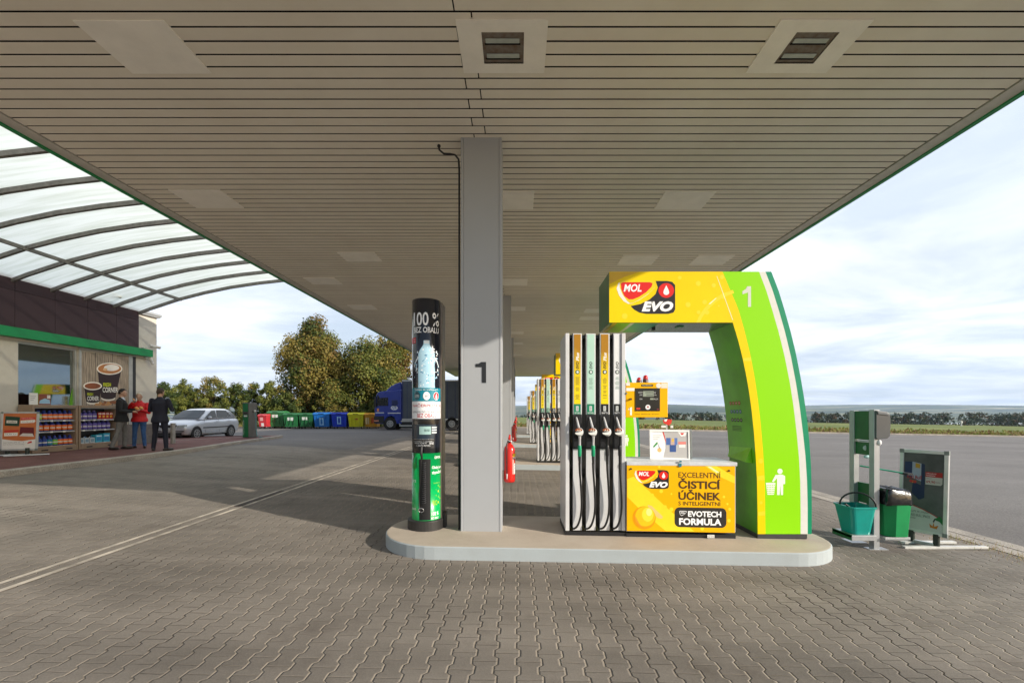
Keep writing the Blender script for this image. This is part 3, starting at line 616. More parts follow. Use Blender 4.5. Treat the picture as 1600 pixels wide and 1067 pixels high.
rn = MB(); n = len(prof)
for y in ysr:
    m = MB(); vs = []
    for (x, z) in prof: vs += [(x, y-.035, z-.075), (x, y+.035, z-.075), (x, y+.035, z+.02), (x, y-.035, z+.02)]
    m.add(vs, [(4*i+a, 4*i+(a+1) % 4, 4*i+4+(a+1) % 4, 4*i+4+a) for i in range(n-1) for a in range(4)]+[(0, 1, 2, 3), (4*n-4, 4*n-3, 4*n-2, 4*n-1)], RIB)
    m.build('rib', VT)
for xpz, zz in ((-11.8, 5.59),):
    m = MB(); m.box(xpz-.03, xpz+.03, 3.8, 15.7, zz-.12, zz-.06, RIB); m.tube([(xpz-.05, 3.8, zz-.03), (xpz-.05, 15.7, zz-.03)], .022, RIB, 8); m.build('purlin', VT)
for a, b in zip(ysr[1:], ysr[:-1]):
    m = MB(); vs = [(x, y, z+.032) for x, z in prof for y in (a, b)]
    m.add(vs, [(2*i, 2*i+1, 2*i+3, 2*i+2) for i in range(n-1)], POLY, True); m.build('roof_panel', VT, normals=False)
# ================================================================ PUMP ISLANDS
ITOP = mat('island_top', (.50, .43, .35), .85, var=.22, scale=2.6, bump=.25, bscale=40, dirt=(.34, .27, .20))
IFACE = mat('island_face_paint', (.41, .455, .47), .6, var=.15, scale=4, bump=.1, dirt=(.32, .33, .32))
IS0, IS1, IY0, IY1 = -1.60, 3.73, 4.83, 6.33
def rrect(x0, x1, y0, y1, r, n=10):
    out = []
    for cx, cy, a in ((x1-r, y0+r, -90), (x1-r, y1-r, 0), (x0+r, y1-r, 90), (x0+r, y0+r, 180)):
        out += [(cx+r*math.cos(R(a+90*i/n)), cy+r*math.sin(R(a+90*i/n))) for i in range(n+1)]
    return out
ti = thing('pump_island', 'nearest pale concrete pump island with a rounded blue-grey kerb', 'pump island', (1.06, 5.58, 0), 0, 'pump islands in a row')
m = MB(); A = rrect(IS0, IS1, IY0, IY1, .70); B = rrect(IS0+.012, IS1-.012, IY0+.012, IY1-.012, .69)
n = len(A); m.add([(x, y, -.1) for x, y in A]+[(x, y, ISL-.012) for x, y in A]+[(x, y, ISL-.002) for x, y in B], [(k*n+i, k*n+(i+1) % n, (k+1)*n+(i+1) % n, (k+1)*n+i) for k in (0, 1) for i in range(n)], IFACE)
m.build('kerb_face', ti, shear=SLOPE)
m = MB(); m.add([(x, y, ISL-.002) for x, y in B]+[(x, y, ISL) for x, y in rrect(IS0+.03, IS1-.03, IY0+.03, IY1-.03, .67)], [(i, (i+1) % n, n+(i+1) % n, n+i) for i in range(n)]+[tuple(range(n, 2*n))], ITOP)
m.build('top', ti, shear=SLOPE)
for k, l in enumerate(('second pump island, seen behind the nearest pump', 'third pump island back in the row', 'farthest pump island in the row')): dup(ti, (0, (k+1)*DY, 0), l)
YP = 5.36                                            # plane of the pump fronts
f = PXF(YP); X = lambda px: (px-CX)*YP/F; Z = lambda py: EYE+(CY-py)*YP/F
WP = mat('pump_white', (.66, .66, .665), .35, var=.06, scale=5, coat=.2); GP = mat('pump_grey', (.36, .36, .37), .4, var=.08); BK = mat('pump_black', (.014, .014, .016), .45)
HOSE = mat('black_hose', (.010, .010, .011), .38); CHROME = mat('steel_spout', (.66, .66, .67), .3, .25)
def gradient(name, c1, c2, z0, z1):
    m = bpy.data.materials.new(name); m.use_nodes = True; nt = m.node_tree; N = nt.nodes; L = nt.links; b = N['Principled BSDF']; b.inputs['Roughness'].default_value = .3
    tc = N.new('ShaderNodeTexCoord'); sp = N.new('ShaderNodeSeparateXYZ'); L.new(tc.outputs['Object'], sp.inputs[0])
    ns_ = N.new('ShaderNodeTexNoise'); ns_.inputs['Scale'].default_value = 3; L.new(tc.outputs['Object'], ns_.inputs[0])
    ad = N.new('ShaderNodeMath'); ad.operation = 'MULTIPLY_ADD'; ad.inputs[1].default_value = .5; L.new(ns_.outputs[0], ad.inputs[0]); L.new(sp.outputs[2], ad.inputs[2])
    mr = N.new('ShaderNodeMapRange'); mr.inputs[1].default_value = z0+.25; mr.inputs[2].default_value = z1+.25; L.new(ad.outputs[0], mr.inputs[0])
    mx = N.new('ShaderNodeMixRGB'); mx.inputs[1].default_value = (*lin(c1), 1); mx.inputs[2].default_value = (*lin(c2), 1); L.new(mr.outputs[0], mx.inputs[0]); L.new(mx.outputs[0], b.inputs['Base Color']); return m
GOLD = gradient('print_gold_label', 'f5d800', 'b07c10', 1.82, 2.25)
# ---- the hose cabinet with four nozzles
PU = thing('fuel_pump', 'nearest white fuel pump with four nozzles in gold, mint and white strips', 'fuel pump', (.95, 5.7, ISL), 0, 'fuel pumps in a row')
m = MB(); zt, zb = Z(520.5), Z(829)
m.box(X(883.5), X(889.5), YP, YP+.66, zb, zt, WP); m.box(X(971.3), X(977.3), YP, YP+.66, zb, zt, WP); m.build('side_post', PU, bevel=.004, shear=0)
m = MB(); m.box(X(883), X(977.8), YP+.005, YP+.66, ISL-.012, zb+.001, BK); m.build('plinth', PU, shear=SLOPE)
m = MB()
for (a, b, c, d, z0, z1) in ((889.6, 971.2, .06, .60, 522, 527), (889.6, 971.2, .30, .36, 738, 741), (889.6, 971.2, .28, .40, 745, 752), (889.6, 971.2, .28, .34, 700, 704)): m.box(X(a), X(b), YP+c, YP+d, Z(z1), Z(z0), BK)
rnd = random.Random(3)
for k in range(9): m.tube([(X(892+k*9), YP+.2+rnd.uniform(0, .2), Z(527)), (X(894+k*9), YP+.25, Z(545+rnd.uniform(-8, 10)))], .022, GAPD if k % 2 else GP, 8)
m.build('inner_beams', PU)
fins = [(895.5, 909.5, 'gold'), (916, 931, 'mint'), (937.8, 953, 'gold'), (958.8, 971, 'white')]
for k, (a, b, kind) in enumerate(fins):
    cx = (a+b)/2; w_ = (b-a)
    m = MB(); m.box(X(a), X(b), YP+.02, YP+.15, zb, zt, WP); 
    m.box(X(a)-.006, X(a)-.0005, YP+.03, YP+.42, zb, zt, BK)
    fin = m.build('hose_column', PU, bevel=.003)
    m = MB(); l, r_ = (a+1.7, b-1.9) if kind != 'white' else (a+1, b-1.2)
    m.fbox(f, l, r_, 631, 522, -.019, -.016, {'gold': GOLD, 'mint': flat('b9dccb', .3), 'white': flat('e8e9ea', .3)}[kind])
    m.fbox(f, l, r_, 647, 631.3, -.019, -.015, flat('14805c' if k < 2 else '1b1b1d', .3)); m.fbox(f, cx-2.2, cx+1.8, 642, 634.2, -.0148, -.0142, flat('d4d8d5'))
    m.text('B7' if False else ('NATURAL' if k < 2 else 'NAFTA'), f, l+1, r_-1, 646.3, 643.6, -.0145, flat('f2f2f2'))
    for q in range(4): m.fbox(f, cx-1.2, cx+.9, 640.6-q*1.5, 640-q*1.5, -.0139, -.0136, flat('777777'))
    if kind == 'gold':
        m.text('EVO', f, cx-2.3, cx+2.3, 576, 565, -.0155, flat('2a2013'), bold=.03, shear=.25, rot=1); m.text('Plus', f, cx-2.3, cx+2.8, 563.5, 550.5, -.0155, flat('f6f4ee'), bold=.03, shear=.25, rot=1)
    else: m.text('EVO', f, cx-2.2, cx+2.4, 576, 565, -.0155, flat('1e2a26'), bold=.03, shear=.25, rot=1)
    m.poly(ell(cx, 581, 3.3, 3.3, 16), f, -.0158, -.0150, flat('1d5a44' if k < 2 else '1b1b1d')); m.poly(ell(cx+.2, 581, 2, 2, 12), f, -.0149, -.0145, flat('dfe7e2'))
    rr = random.Random(k); y_ = 589
    while y_ < (624 if kind == 'gold' else 608):
        hw = rr.uniform(1.8, 3.6)
        if rr.random() < .8: m.fbox(f, cx-hw, cx+hw, y_+.75, y_, -.0157, -.0153, flat('8a7a20' if kind == 'gold' else '7d9a8c'))
        y_ += 1.6
    m.build('label_strip', fin)
    m = MB(); m.box(X(a)-.006, X(b)-.004, YP-.004, YP+.016, Z(701), Z(647.3), BK); m.box(X(a+1.5), X(b-4.5), YP-.010, YP-.0045, Z(685), Z(651), mat('pocket_dark', (.004, .004, .004), .8))
    m.fbox(f, a-.4, a+1.0, 700, 648, .004, .03, BK); m.build('nozzle_pocket', fin, bevel=.003)
    # nozzle
    nz = MB(); nx = X(cx-1.0); ny = YP-.05
    nz.tube([(nx-.01, ny+.03, Z(652)), (nx-.004, ny, Z(657)), (nx+.006, ny-.02, Z(664)), (nx+.012, ny-.04, Z(668))], [.010, .0125, .0135, .015], CHROME, 10)
    no = nz.build('nozzle', PU)
    h = MB(); gx = X(cx+1.8)
    h.ball((gx, ny-.035, Z(674.5)), (.044, .024, .050), mat('nozzle_splash_guard', (.55, .56, .55), .35), 16, 10)
    h.poly(ell(cx+1.9, 673.0, 5.6, 4.2, 16, 180, 360), PXF(ny-.062), -.002, .002, flat('9a4a22')); h.poly(ell(cx+1.9, 675.8, 5.9, 3.4, 16, 0, 180), PXF(ny-.060), -.002, .002, flat('f0efe8'))
    h.text('A B', PXF(ny-.064), cx-1, cx+5, 673.4, 670.5, .001, flat('e8d8c0'), bold=.03)
    h.build('nozzle_guard', no)
    g = MB(); GRIP = mat('green_grip', (.0, .30, .13), .4) if k < 2 else mat('black_grip', (.018, .018, .02), .4)
    g.tube([(gx, ny-.03, Z(681)), (gx+.004, ny-.01, Z(688)), (gx+.004, ny, Z(696))], [.017, .013, .014], CHROME if k < 2 else GRIP, 10)
    g.tube([(gx+.004, ny, Z(695)), (gx+.004, ny+.002, Z(697)), (gx+.003, ny+.002, Z(710)), (gx+.003, ny+.004, Z(712))], [.018, .023, .022, .017], GRIP, 12)
    g.tube([(gx+.003, ny+.004, Z(712)), (gx+.004, ny+.005, Z(724))], [.016, .013], HOSE, 10); g.build('grip', no)
    hs = MB(); pts = []
    P0 = Vector((gx+.004, ny+.005, Z(722))); 
    ctrl = [(cx+1.9, 722), (cx+2.6, 735), (cx+4.0, 752), (cx+5.2, 770), (cx+5.8, 788), (cx+4.6, 803), (cx+1.5, 815), (cx-2.8, 823), (cx-6.6, 826)]
    ctrl2 = []
    for i in range(len(ctrl)-1):
        p0 = ctrl[max(i-1, 0)]; p1 = ctrl[i]; p2 = ctrl[i+1]; p3 = ctrl[min(i+2, len(ctrl)-1)]
        for s_ in range(4):
            t = s_/4; ctrl2.append(tuple(.5*((2*p1[q])+(-p0[q]+p2[q])*t+(2*p0[q]-5*p1[q]+4*p2[q]-p3[q])*t*t+(-p0[q]+3*p1[q]-3*p2[q]+p3[q])*t**3) for q in (0, 1)))
    ctrl2.append(ctrl[-1]); nn = len(ctrl2)
    hs.tube([(X(px), ny+.005+.02*math.sin(math.pi*i/nn)+(.06*max(0, i/nn-.8)/.2), Z(py)) for i, (px, py) in enumerate(ctrl2)], .0125, HOSE, 10); hs.build('hose', PU)
# hoses of the far side, seen through the gaps
for px, dx in ((892.5, 3), (911.5, 4), (934, -2), (955.5, 3)):
    hs = MB(); hs.tube([(X(px), YP+.5, Z(560)), (X(px), YP+.52, Z(700)), (X(px+dx*.3), YP+.55, Z(740)), (X(px+dx), YP+.56, Z(780)), (X(px+dx*.6), YP+.55, Z(805)), (X(px-3), YP+.5, Z(822))], .013, HOSE, 8); hs.build('rear_hose', PU)
# ---- board cabinet
YEL = mat('board_yellow', 'f5b800', .35, var=.14, scale=2.4, spec=.25, dirt=(.85, .42, .0))
m = MB(); fb = PXF(5.33); m.box(X(978.2), X(1149), YP-.01, YP+.5, ISL+.045, Z(725.5), GP); cab = m.build('cabinet', PU, bevel=.005, shear=-.006)
m = MB(); m.box(X(978.2), X(1149), YP-.01, YP+.5, ISL-.01, ISL+.04, BK); m.build('plinth', PU, shear=SLOPE)
m = MB(); m.box(X(977.9), X(1150), YP-.035, YP+.55, Z(725), Z(719), mat('cabinet_top_white', (.62, .64, .65), .4)); m.build('cabinet_top', PU, bevel=.006, shear=-.008)
m = MB(); sh = lambda px: (px-978)*.019                  # the board hangs a little off level
ff = lambda a, b, c: fb(a, b+sh(a), c)
m.fbox(ff, 979.5, 1148.5, 829, 723.5, -.014, .0, YEL); bd = m.build('front_board', PU, bevel=.002)
m = MB(); S = .0006
YL2 = flat('ffdc28', .3); YL3 = flat('e79a00', .3)
m.sheet([(980, 748), (990, 744), (1040, 790), (1085, 828), (1040, 828), (1005, 800), (980, 776)], ff, .0004, YL2)
m.sheet([(1100, 724.5), (1118, 724.5), (1148, 741), (1148, 752), (1125, 742)], ff, .0004, YL2); m.sheet([(1105, 726), (1110, 726), (1124, 735), (1120, 736)], ff, .0008, flat('fff3b0'))
m.sheet([(1012, 788), (1018, 789), (1036, 806), (1034, 809), (1028, 808), (1014, 795)], ff, .0007, flat('f2c877'))
for (a, b, r_) in ((1033, 766, 3), (1039, 790.5, 3), (1049, 794, 3.2), (1019.5, 772, 2.2), (1026, 743, 1.6), (1131, 773, 2.2), (1136.5, 784, 1.9), (1139, 810, 2.8), (1049, 770, 1.5), (1140, 792, 2.5), (1097, 823, 3), (1030, 728, 2)): m.sheet(ell(a, b, r_, r_, 14), ff, .0009, YL2)
m.sheet(ell(1006.5, 808, 18, 18, 32), ff, .0010, YL3); m.sheet(ell(1008, 806, 15.5, 15.5, 28), ff, .0014, flat('f7c51a', .25)); m.sheet(ell(1012, 803, 9, 11, 24), ff, .0018, flat('ffe23c', .25)); m.sheet(ell(1014, 799, 4.5, 6, 18), ff, .0022, flat('fff08a', .25))
m.sheet([(991, 806), (993, 806), (999, 817), (1004, 823), (998, 820), (993, 814)], ff, .0020, flat('ff9b1a'))
m.build('board_graphics', bd, normals=False)
def mol(m, fr, x0, y0, w, h, c0):                 # red rounded triangle, dark rounded tile with drop, EVO
    P = lambda u, v: (x0+u*w, y0+v*h)
    dk = [(.66, .0), (.86, .0), (.95, .03), (1, .13), (1, .86), (.97, .96), (.88, 1), (.50, 1), (.38, .96), (.29, .87), (.23, .76), (.40, .70), (.56, .56), (.66, .40), (.70, .2)]
    wh = [(.03, .05), (.10, .0), (.60, .0), (.67, .04), (.66, .18), (.55, .38), (.40, .56), (.27, .67), (.20, .68), (.12, .6), (.04, .42), (.0, .22)]
    yl = [(.045, .03), (.11, -.0), (.60, .0), (.67, .04), (.66, .18), (.55, .38), (.40, .56), (.27, .68), (.22, .69), (.17, .62), (.09, .42), (.04, .2)]
    rd = [(.06, .08), (.10, .04), (.56, .04), (.61, .07), (.59, .18), (.50, .34), (.37, .49), (.27, .56), (.20, .56), (.12, .46), (.07, .26)]
    m.sheet([P(*p) for p in dk], fr, c0, flat('2a2526', .3)); m.sheet([P(u-.012, v+.015) for u, v in wh], fr, c0+.0005, flat('f4f0e4', .3)); m.sheet([P(u, v-.01) for u, v in yl], fr, c0+.0009, flat('f6d40c', .3)); m.sheet([P(*p) for p in rd], fr, c0+.0013, flat('e2231a', .3))
    a, b = P(.11, .33), P(.42, .10); m.text('MOL', fr, a[0], b[0], a[1], b[1], c0+.0017, flat('ffffff', .3), bold=.028, shear=.22)
    m.sheet([P(.845+.135*math.cos(t*math.pi/12), .29+.225*math.sin(t*math.pi/12)) for t in range(24)], fr, c0+.0009, flat('e2231a', .3))
    m.sheet([P(u, v) for u, v in ((.845, .13), (.87, .22), (.89, .30), (.895, .36), (.88, .41), (.845, .43), (.81, .41), (.795, .36), (.80, .30), (.82, .22))], fr, c0+.0013, flat('f6f6f6', .3))
    a, b = P(.42, .93), P(.965, .62); m.text('EVO', fr, a[0], b[0], a[1], b[1], c0+.0013, flat('ffffff', .3), bold=.055, shear=.28)
m = MB(); mol(m, ff, 992, 733, 53, 29.5, .0012); m.build('logo', bd, normals=False)
m = MB(); TB = flat('4a2e08')
for t_, y1, y0, bo in (('EXCELENTNÍ', 744.3, 733.5, .008), ('ČISTICÍ', 761.5, 745, .032), ('ÚČINEK', 779, 762.5, .032), ('S INTELIGENTNÍ', 787.5, 779.7, .012)): m.text(t_, ff, 1060, 1126, y1, y0, .0016, TB, bold=bo)
m.sheet([(1060+q[0]*.0, 0) for q in ()] or [(a, b) for a, b in rrect(1054, 1135, 790.5, 821.5, 8)], ff, .0012, flat('33302d', .3))
m.text('EVOTECH', ff, 1075, 1127, 805, 796, .0018, flat('ffffff'), bold=.035); m.text('FORMULA', ff, 1061, 1127, 818, 807.3, .0018, flat('ffffff'), bold=.035)
m.sheet([(1061, 797.5), (1062.5, 796), (1072, 796), (1073, 797.5), (1070, 801), (1065, 804), (1062.5, 802)], ff, .0018, flat('f2f2f2')); m.sheet([(1062, 798), (1063, 797), (1071.5, 797), (1072, 798), (1069.5, 800.6), (1065, 803), (1063, 801.5)], ff, .0022, flat('33302d')); m.text('MOL', ff, 1063.5, 1070, 800.3, 797.9, .0026, flat('f2f2f2'), bold=.05)
m.build('lettering', bd, normals=False)
for px, py in ((986, 732), (1139, 732)):
    m = MB(); m.tube([ff(px, py, 0), ff(px, py, .012), ff(px, py, .014)], [.011, .011, .007], mat('brass_screw', (.12, .07, .03), .5, .5), 10); m.build('screw', bd)
m = MB(); m.fbox(ff, 1060, 1064.5, 727.5, 722, .003, .012, mat('teal_clip', (.02, .20, .26), .4)); m.fbox(ff, 1061, 1063.8, 720, 717.6, .01, .03, MATS['teal_clip']); m.build('lock', bd)
m = MB(); m.fbox(fb, 1105, 1116, 840, 835, .004, .006, flat('e8e8e4')); m.text('12345' if False else 'CZ 512', fb, 1106, 1115, 839.2, 836, .0065, flat('555555')); m.build('serial_plate', bd, normals=False)
# ---- display head
fd = PXF(5.37)
m = MB(); m.fbox(fd, 978, 1043.5, 652, 597.5, -.16, 0, YEL); m.box(X(976), X(981), 5.45, 5.52, Z(652)-.02, Z(600), GP); hd = m.build('display_head', PU, bevel=.006)
m = MB(); m.fbox(fd, 992.5, 1031, 642, 606.5, .001, .008, BLKP); m.build('display_panel', hd, bevel=.002)
m = MB(); m.fbox(fd, 1004.5, 1021, 619.5, 611, .0085, .010, flat('9aa393', .2)); m.fbox(fd, 1015.5, 1021, 624.5, 622, .0085, .010, flat('9aa393', .2))
for t_, a, b, c, d in (('CELKEM', 997, 1003.5, 614, 612), ('LITRY', 999, 1003.5, 618, 616), ('CENA', 999, 1003.5, 624.3, 622.3), ('Kč', 1022, 1024.5, 614.5, 612), ('litry', 1022, 1025.5, 618.5, 616), ('Kč/l', 1022, 1027.5, 624.5, 622)): m.text(t_, fd, a, b, c, d, .0088, flat('dddddd'))
m.text('88888', fd, 1008, 1020, 614.6, 612, .0105, flat('4a5048')); m.text('8888', fd, 1009.5, 1020, 618.8, 616, .0105, flat('4a5048'))
m.poly(ell(1012, 636, 3.9, 3.9, 18), fd, .008, .010, flat('eeeeee')); m.poly(ell(1012, 635.6, 1.5, 1.5, 10), fd, .010, .011, flat('b04a4a')); m.fbox(fd, 994, 1000, 639.8, 637, .0085, .0095, flat('d8382c')); m.fbox(fd, 1026, 1029, 640.2, 638.4, .0085, .0095, flat('8a3030'))
m.build('readout', hd)
m = MB(); m.poly(rrect(1002, 1020.5, 600.3, 603.8, 1.6, 4), fd, .001, .003, flat('2e2410')); m.text('BEZOLOVNATÝ' if False else 'MULTIPRODUKT', fd, 1003.5, 1019, 603, 601, .0035, flat('f0e0b0'))
m.poly(ell(1029, 602.5, 4, 4, 16), fd, .001, .002, flat('ece8dd')); m.fbox(fd, 1033, 1042.5, 606.5, 598.5, .001, .002, flat('e9e3d0')); m.fbox(fd, 978.5, 991.5, 610.8, 606, .001, .002, flat('f2f0e6')); m.fbox(fd, 978.3, 984, 602.5, 597.8, .001, .003, flat('eae8e0'))
m.poly([(983, 637.5), (987.2, 635.8), (987.2, 648.5), (984.4, 648.5), (984.4, 639), (983, 639)], fd, .001, .002, flat('fbfaf3')) ; m.poly([(981, 640), (984.3, 636), (984.3, 640)], fd, .001, .002, flat('fbfaf3')); m.fbox(fd, 981.3, 989.2, 648.6, 647.4, .001, .002, flat('fbfaf3')) if False else None
m.text('MAX. PRŮTOK 40 l/min', fd, 992, 1030, 647.6, 645.6, .0012, flat('5a4508')); m.build('stickers', hd, normals=False)
m = MB(); m.tube([fd(985, 623.5, 0), fd(985, 623.5, .03)], .013, MATS['brass_screw'], 12); m.tube([fd(978.5, 614.5, 0), fd(978.5, 614.5, .02)], .009, MATS['teal_clip'], 8); m.build('lock', hd)
REDL = mat('red_beacon', (.62, .01, .008), .2, coat=.5)
for px, top, Yb in ((998.4, 589.5, 5.42), (1008.5, 586, 5.40)):
    m = MB(); o = ((px-CX)*Yb/F, Yb, Z(597.4)); h_ = EYE+(CY-top)*Yb/F-Z(597.4)
    m.lathe([(.0, h_), (.012, h_-.002), (.024, h_-.012), (.029, h_-.03), (.029, h_*.45)], o, REDL, 14); m.build('beacon', hd)
    m = MB(); m.lathe([(.0285, h_*.45), (.032, h_*.4), (.034, 0)], o, flat('5b4348'), 14); m.build('beacon_base', hd)
PL = ['second fuel pump, behind the nearest one, on the second island', 'third fuel pump back, two hose columns of it seen', 'farthest fuel pump in the row, a thin sliver']
for k in range(3): dup(PU, (0, (k+1)*DY, 0), PL[k])
# ---- framed ad standing on the cabinet
fp = PXF(5.62); t = thing('picture_frame', 'white framed advert standing on top of the yellow cabinet of the nearest pump', 'advert frame', (X(1047), 5.62, Z(719)), 0)
m = MB(); o = [(1016, 716.8), (1078, 719), (1077, 671.8), (1015, 671)]; i_ = [(1018, 714), (1075.8, 716), (1075, 674.6), (1017, 674)]
m.ring(o, i_, fp, -.02, .006, flat('f1f1ef')); m.build('frame', t)
m = MB(); m.poly([(1017.5, 715), (1076, 717), (1075.5, 674), (1016.8, 673.5)], fp, -.012, -.004, flat('f3f3f1')); 
m.poly([(1037, 674.3), (1075, 674.5), (1075.8, 716), (1036.5, 714.5), (1040, 700), (1039.5, 687)], fp, -.004, -.0034, flat('b9b6b4')); m.poly([(1035, 674.3), (1037, 674.3), (1040.5, 688), (1040.6, 692)], fp, -.0034, -.003, flat('d83a30'))
for q, (a, b, c, d, c_) in enumerate(((1041, 695, 1048, 684, '4a6aa8'), (1048, 695, 1054, 686, 'c4a89a'), (1054, 695, 1058.5, 684, '5a78b8'), (1046.5, 706, 1056.5, 695, '37548f'), (1050, 690, 1053, 685, 'e0b84a'), (1060, 694, 1072, 690, 'e2847c'), (1061, 699, 1071, 694.5, 'f2e8e4'))): m.fbox(fp, a, c, b, d, -.003, -.0026+q*.0001, flat(c_))
m.poly([(1059, 674.6), (1073, 674.6), (1071, 681), (1064, 681.5)], fp, -.0034, -.0028, flat('f3f3f1')); m.poly([(1063, 676.2), (1069, 676.2), (1067.5, 679), (1065, 679.5)], fp, -.0028, -.0022, flat('d83a30'))
m.poly([(1020, 698), (1025, 692), (1027, 690), (1028, 693), (1022, 699)], fp, -.0034, -.003, flat('3a8f4a')); m.poly([(1028, 692), (1030, 697), (1031.5, 701), (1030, 700)], fp, -.003, -.0026, flat('555555')); m.poly(ell(1030.5, 703, 3.4, 3.4, 12), fp, -.0034, -.003, flat('e8b878'))
for q in range(3): m.fbox(fp, 1020, 1034-q*3, 680.6+q*3, 679.8+q*3, -.0034, -.003, flat('b8b8b8'))
m.build('advert', t)
m = MB(); fq = PXF(5.75); m.poly([(1036, 656), (1040, 654.5), (1050, 655.5), (1049, 661), (1045, 664.5), (1037, 661)], fq, -.01, 0, flat('d8382c')); m.poly([(1038, 654.8), (1043, 654.4), (1041, 658.5), (1038, 658)], fq, .001, .002, flat('f3f3f1')); m.fbox(fq, 1041, 1043, 700, 660, -.012, -.002, flat('bcbcb8')); m.fbox(fq, 1033.5, 1040.5, 668, 664.5, -.01, 0, flat('e6e4de')); m.fbox(fq, 1048, 1052, 668.5, 664.6, -.01, 0, flat('e6e4de')); m.box(xp(1034, 5.75), xp(1052, 5.75), 5.73, 5.79, Z(718)+.0, Z(718)+.02, flat('bcbcb8')); m.fbox(fq, 1041, 1043, 716, 700, -.012, -.002, flat('bcbcb8'))
tag(m.build('card_stand'), 'small red and white card on a thin stick behind the framed advert', 'card stand')
m = MB(); f2 = PXF(5.8); m.ring([(1066, 722), (1082, 722), (1081, 670.5), (1066, 670.5)], [(1068, 719), (1079, 719), (1078.4, 673), (1068, 673)], f2, -.02, 0, flat('dcdcd8')); m.fbox(f2, 1067, 1079, 720, 672, -.014, -.006, flat('8f9688')); tag(m.build('picture_frame'), 'second advert frame mostly hidden behind the white framed advert on the cabinet', 'advert frame')
# ---- arch
AR = thing('sign_arch', 'nearest yellow and lime curved sign arch marked 1, reaching over the pump', 'sign arch', (2.9, 5.7, ISL-.05), 0, 'yellow and lime arches over the pumps')
LIME = mat('arch_lime', (.29, .74, .0), .35, var=.05, scale=1.5, spec=.25, dirt=(.33, .70, .05)); AY = mat('arch_yellow', (.93, .67, .0), .35, var=.16, scale=1.8, spec=.25, dirt=(.90, .50, .0))
TEAL = mat('arch_teal', (.0, .27, .13), .3, var=.05); AW = mat('arch_white', (.74, .73, .67), .35, var=.04); DG = mat('arch_inner_green', (.10, .42, .008), .3, var=.25, scale=1.2, coat=.3); DGB = mat('arch_beam_green', (.008, .17, .04), .3, var=.2, coat=.3)
f = PXF(YP)
outer = [(1202, 424.5), (1213, 453), (1222, 482), (1232, 517), (1240, 550), (1247, 585), (1253, 620), (1258, 655), (1261.5, 690), (1264, 725), (1265, 760), (1265.3, 800), (1265, 834)]
inner = [(1145, 504), (1153, 530), (1160, 558), (1166, 586), (1171, 615), (1175, 645), (1178.5, 680), (1181, 715), (1182.8, 750), (1183.6, 790), (1184, 834)]
def curve(pts, n=26):
    def at(y):
        for (x0, y0), (x1, y1) in zip(pts[:-1], pts[1:]):
            if y0 <= y <= y1: return x0+(x1-x0)*(y-y0)/(y1-y0)
        return pts[0][0] if y < pts[0][1] else pts[-1][0]
    return at
co, ci = curve(outer), curve(inner)
cy_ = curve([(1129, 424.5), (1141, 453), (1153.5, 482), (1163, 515), (1172, 552), (1179, 588), (1184, 622), (1188.5, 660), (1192, 700), (1194.5, 740), (1195.5, 780), (1196, 834)])
cw = curve([(1186, 424.5), (1197, 453), (1206, 482), (1217, 520), (1226, 557), (1234, 597), (1240, 635), (1245, 678), (1248.5, 715), (1250.5, 755), (1251, 795), (1251, 834)])
ct = curve([(1196, 424.5), (1207, 453), (1217, 485), (1227, 520), (1236, 558), (1243.5, 597), (1249.5, 635), (1254.5, 675), (1258.5, 712), (1261, 750), (1262, 790), (1262, 834)])
YB = .68
rows = [424.5+(834-424.5)*i/40 for i in range(41)]
def band(m, l, r_, ys, fr, c0, c1, mt):
    n = len(ys); vs = []
    for y in ys: vs += [fr(l(y), y, c0), fr(r_(y), y, c0), fr(r_(y), y, c1), fr(l(y), y, c1)]
    m.add(vs, [(4*i+a, 4*i+(a+1) % 4, 4*i+4+(a+1) % 4, 4*i+4+a) for i in range(n-1) for a in range(4)]+[(0, 1, 2, 3), (4*n-4, 4*n-3, 4*n-2, 4*n-1)], mt)
yl = [504+(834-504)*i/34 for i in range(35)]
m = MB(); band(m, ci, co, yl, f, -YB, -.004, DG); band(m, lambda y: 1145 if y > 424.5 else 1145, co, [424.5+79.4*i/8 for i in range(9)], f, -YB, -.004, DG); m.build('leg', AR)
m = MB(); band(m, lambda y: co(y)+.1, lambda y: co(y)+3.2, rows, f, -YB-.0, .0, TEAL); m.build('outer_edge', AR)
m = MB()
band(m, lambda y: (ci(y) if y > 504 else 1100), cy_, [504.01+(834-504.01)*i/34 for i in range(35)], f, -.0035, 0, AY)
band(m, lambda y: 952, cy_, [424.5+79.5*i/8 for i in range(9)], f, -.0035, 0, AY)
m.build('front_yellow', AR)
m = MB(); band(m, cy_, cw, rows, f, -.0035, 0, LIME); m.build('front_lime', AR)
m = MB(); band(m, cw, ct, rows, f, -.0035, 0, AW); band(m, ct, lambda y: co(y)+.1, rows, f, -.0035, 0, TEAL); m.build('front_stripes', AR)
m = MB(); m.box(X(952), X(1144.8), YP+.004, YP+YB, Z(504), Z(424.5), DGB); bm_ = m.build('beam', AR, bevel=.004)
m = MB(); y0, y1, z = YP+.02, YP+YB-.02, Z(504)-.003
for a, b, c_ in ((953, 958, DGB), (958.3, 965, AY), (965.3, 986, LIME), (986.3, 992, AW), (992.3, 1030, TEAL), (1031, 1140, mat('beam_under', (.02, .12, .06), .25, coat=.4))): m.box(X(a), X(b), y0, y1, z, z+.002, c_)
m.box(X(1032), X(1036), YP+.3, YP+.36, z-.03, z, BK); m.box(X(1068), X(1078), YP+.2, YP+.3, z-.012, z, DGB); m.build('beam_underside', AR)
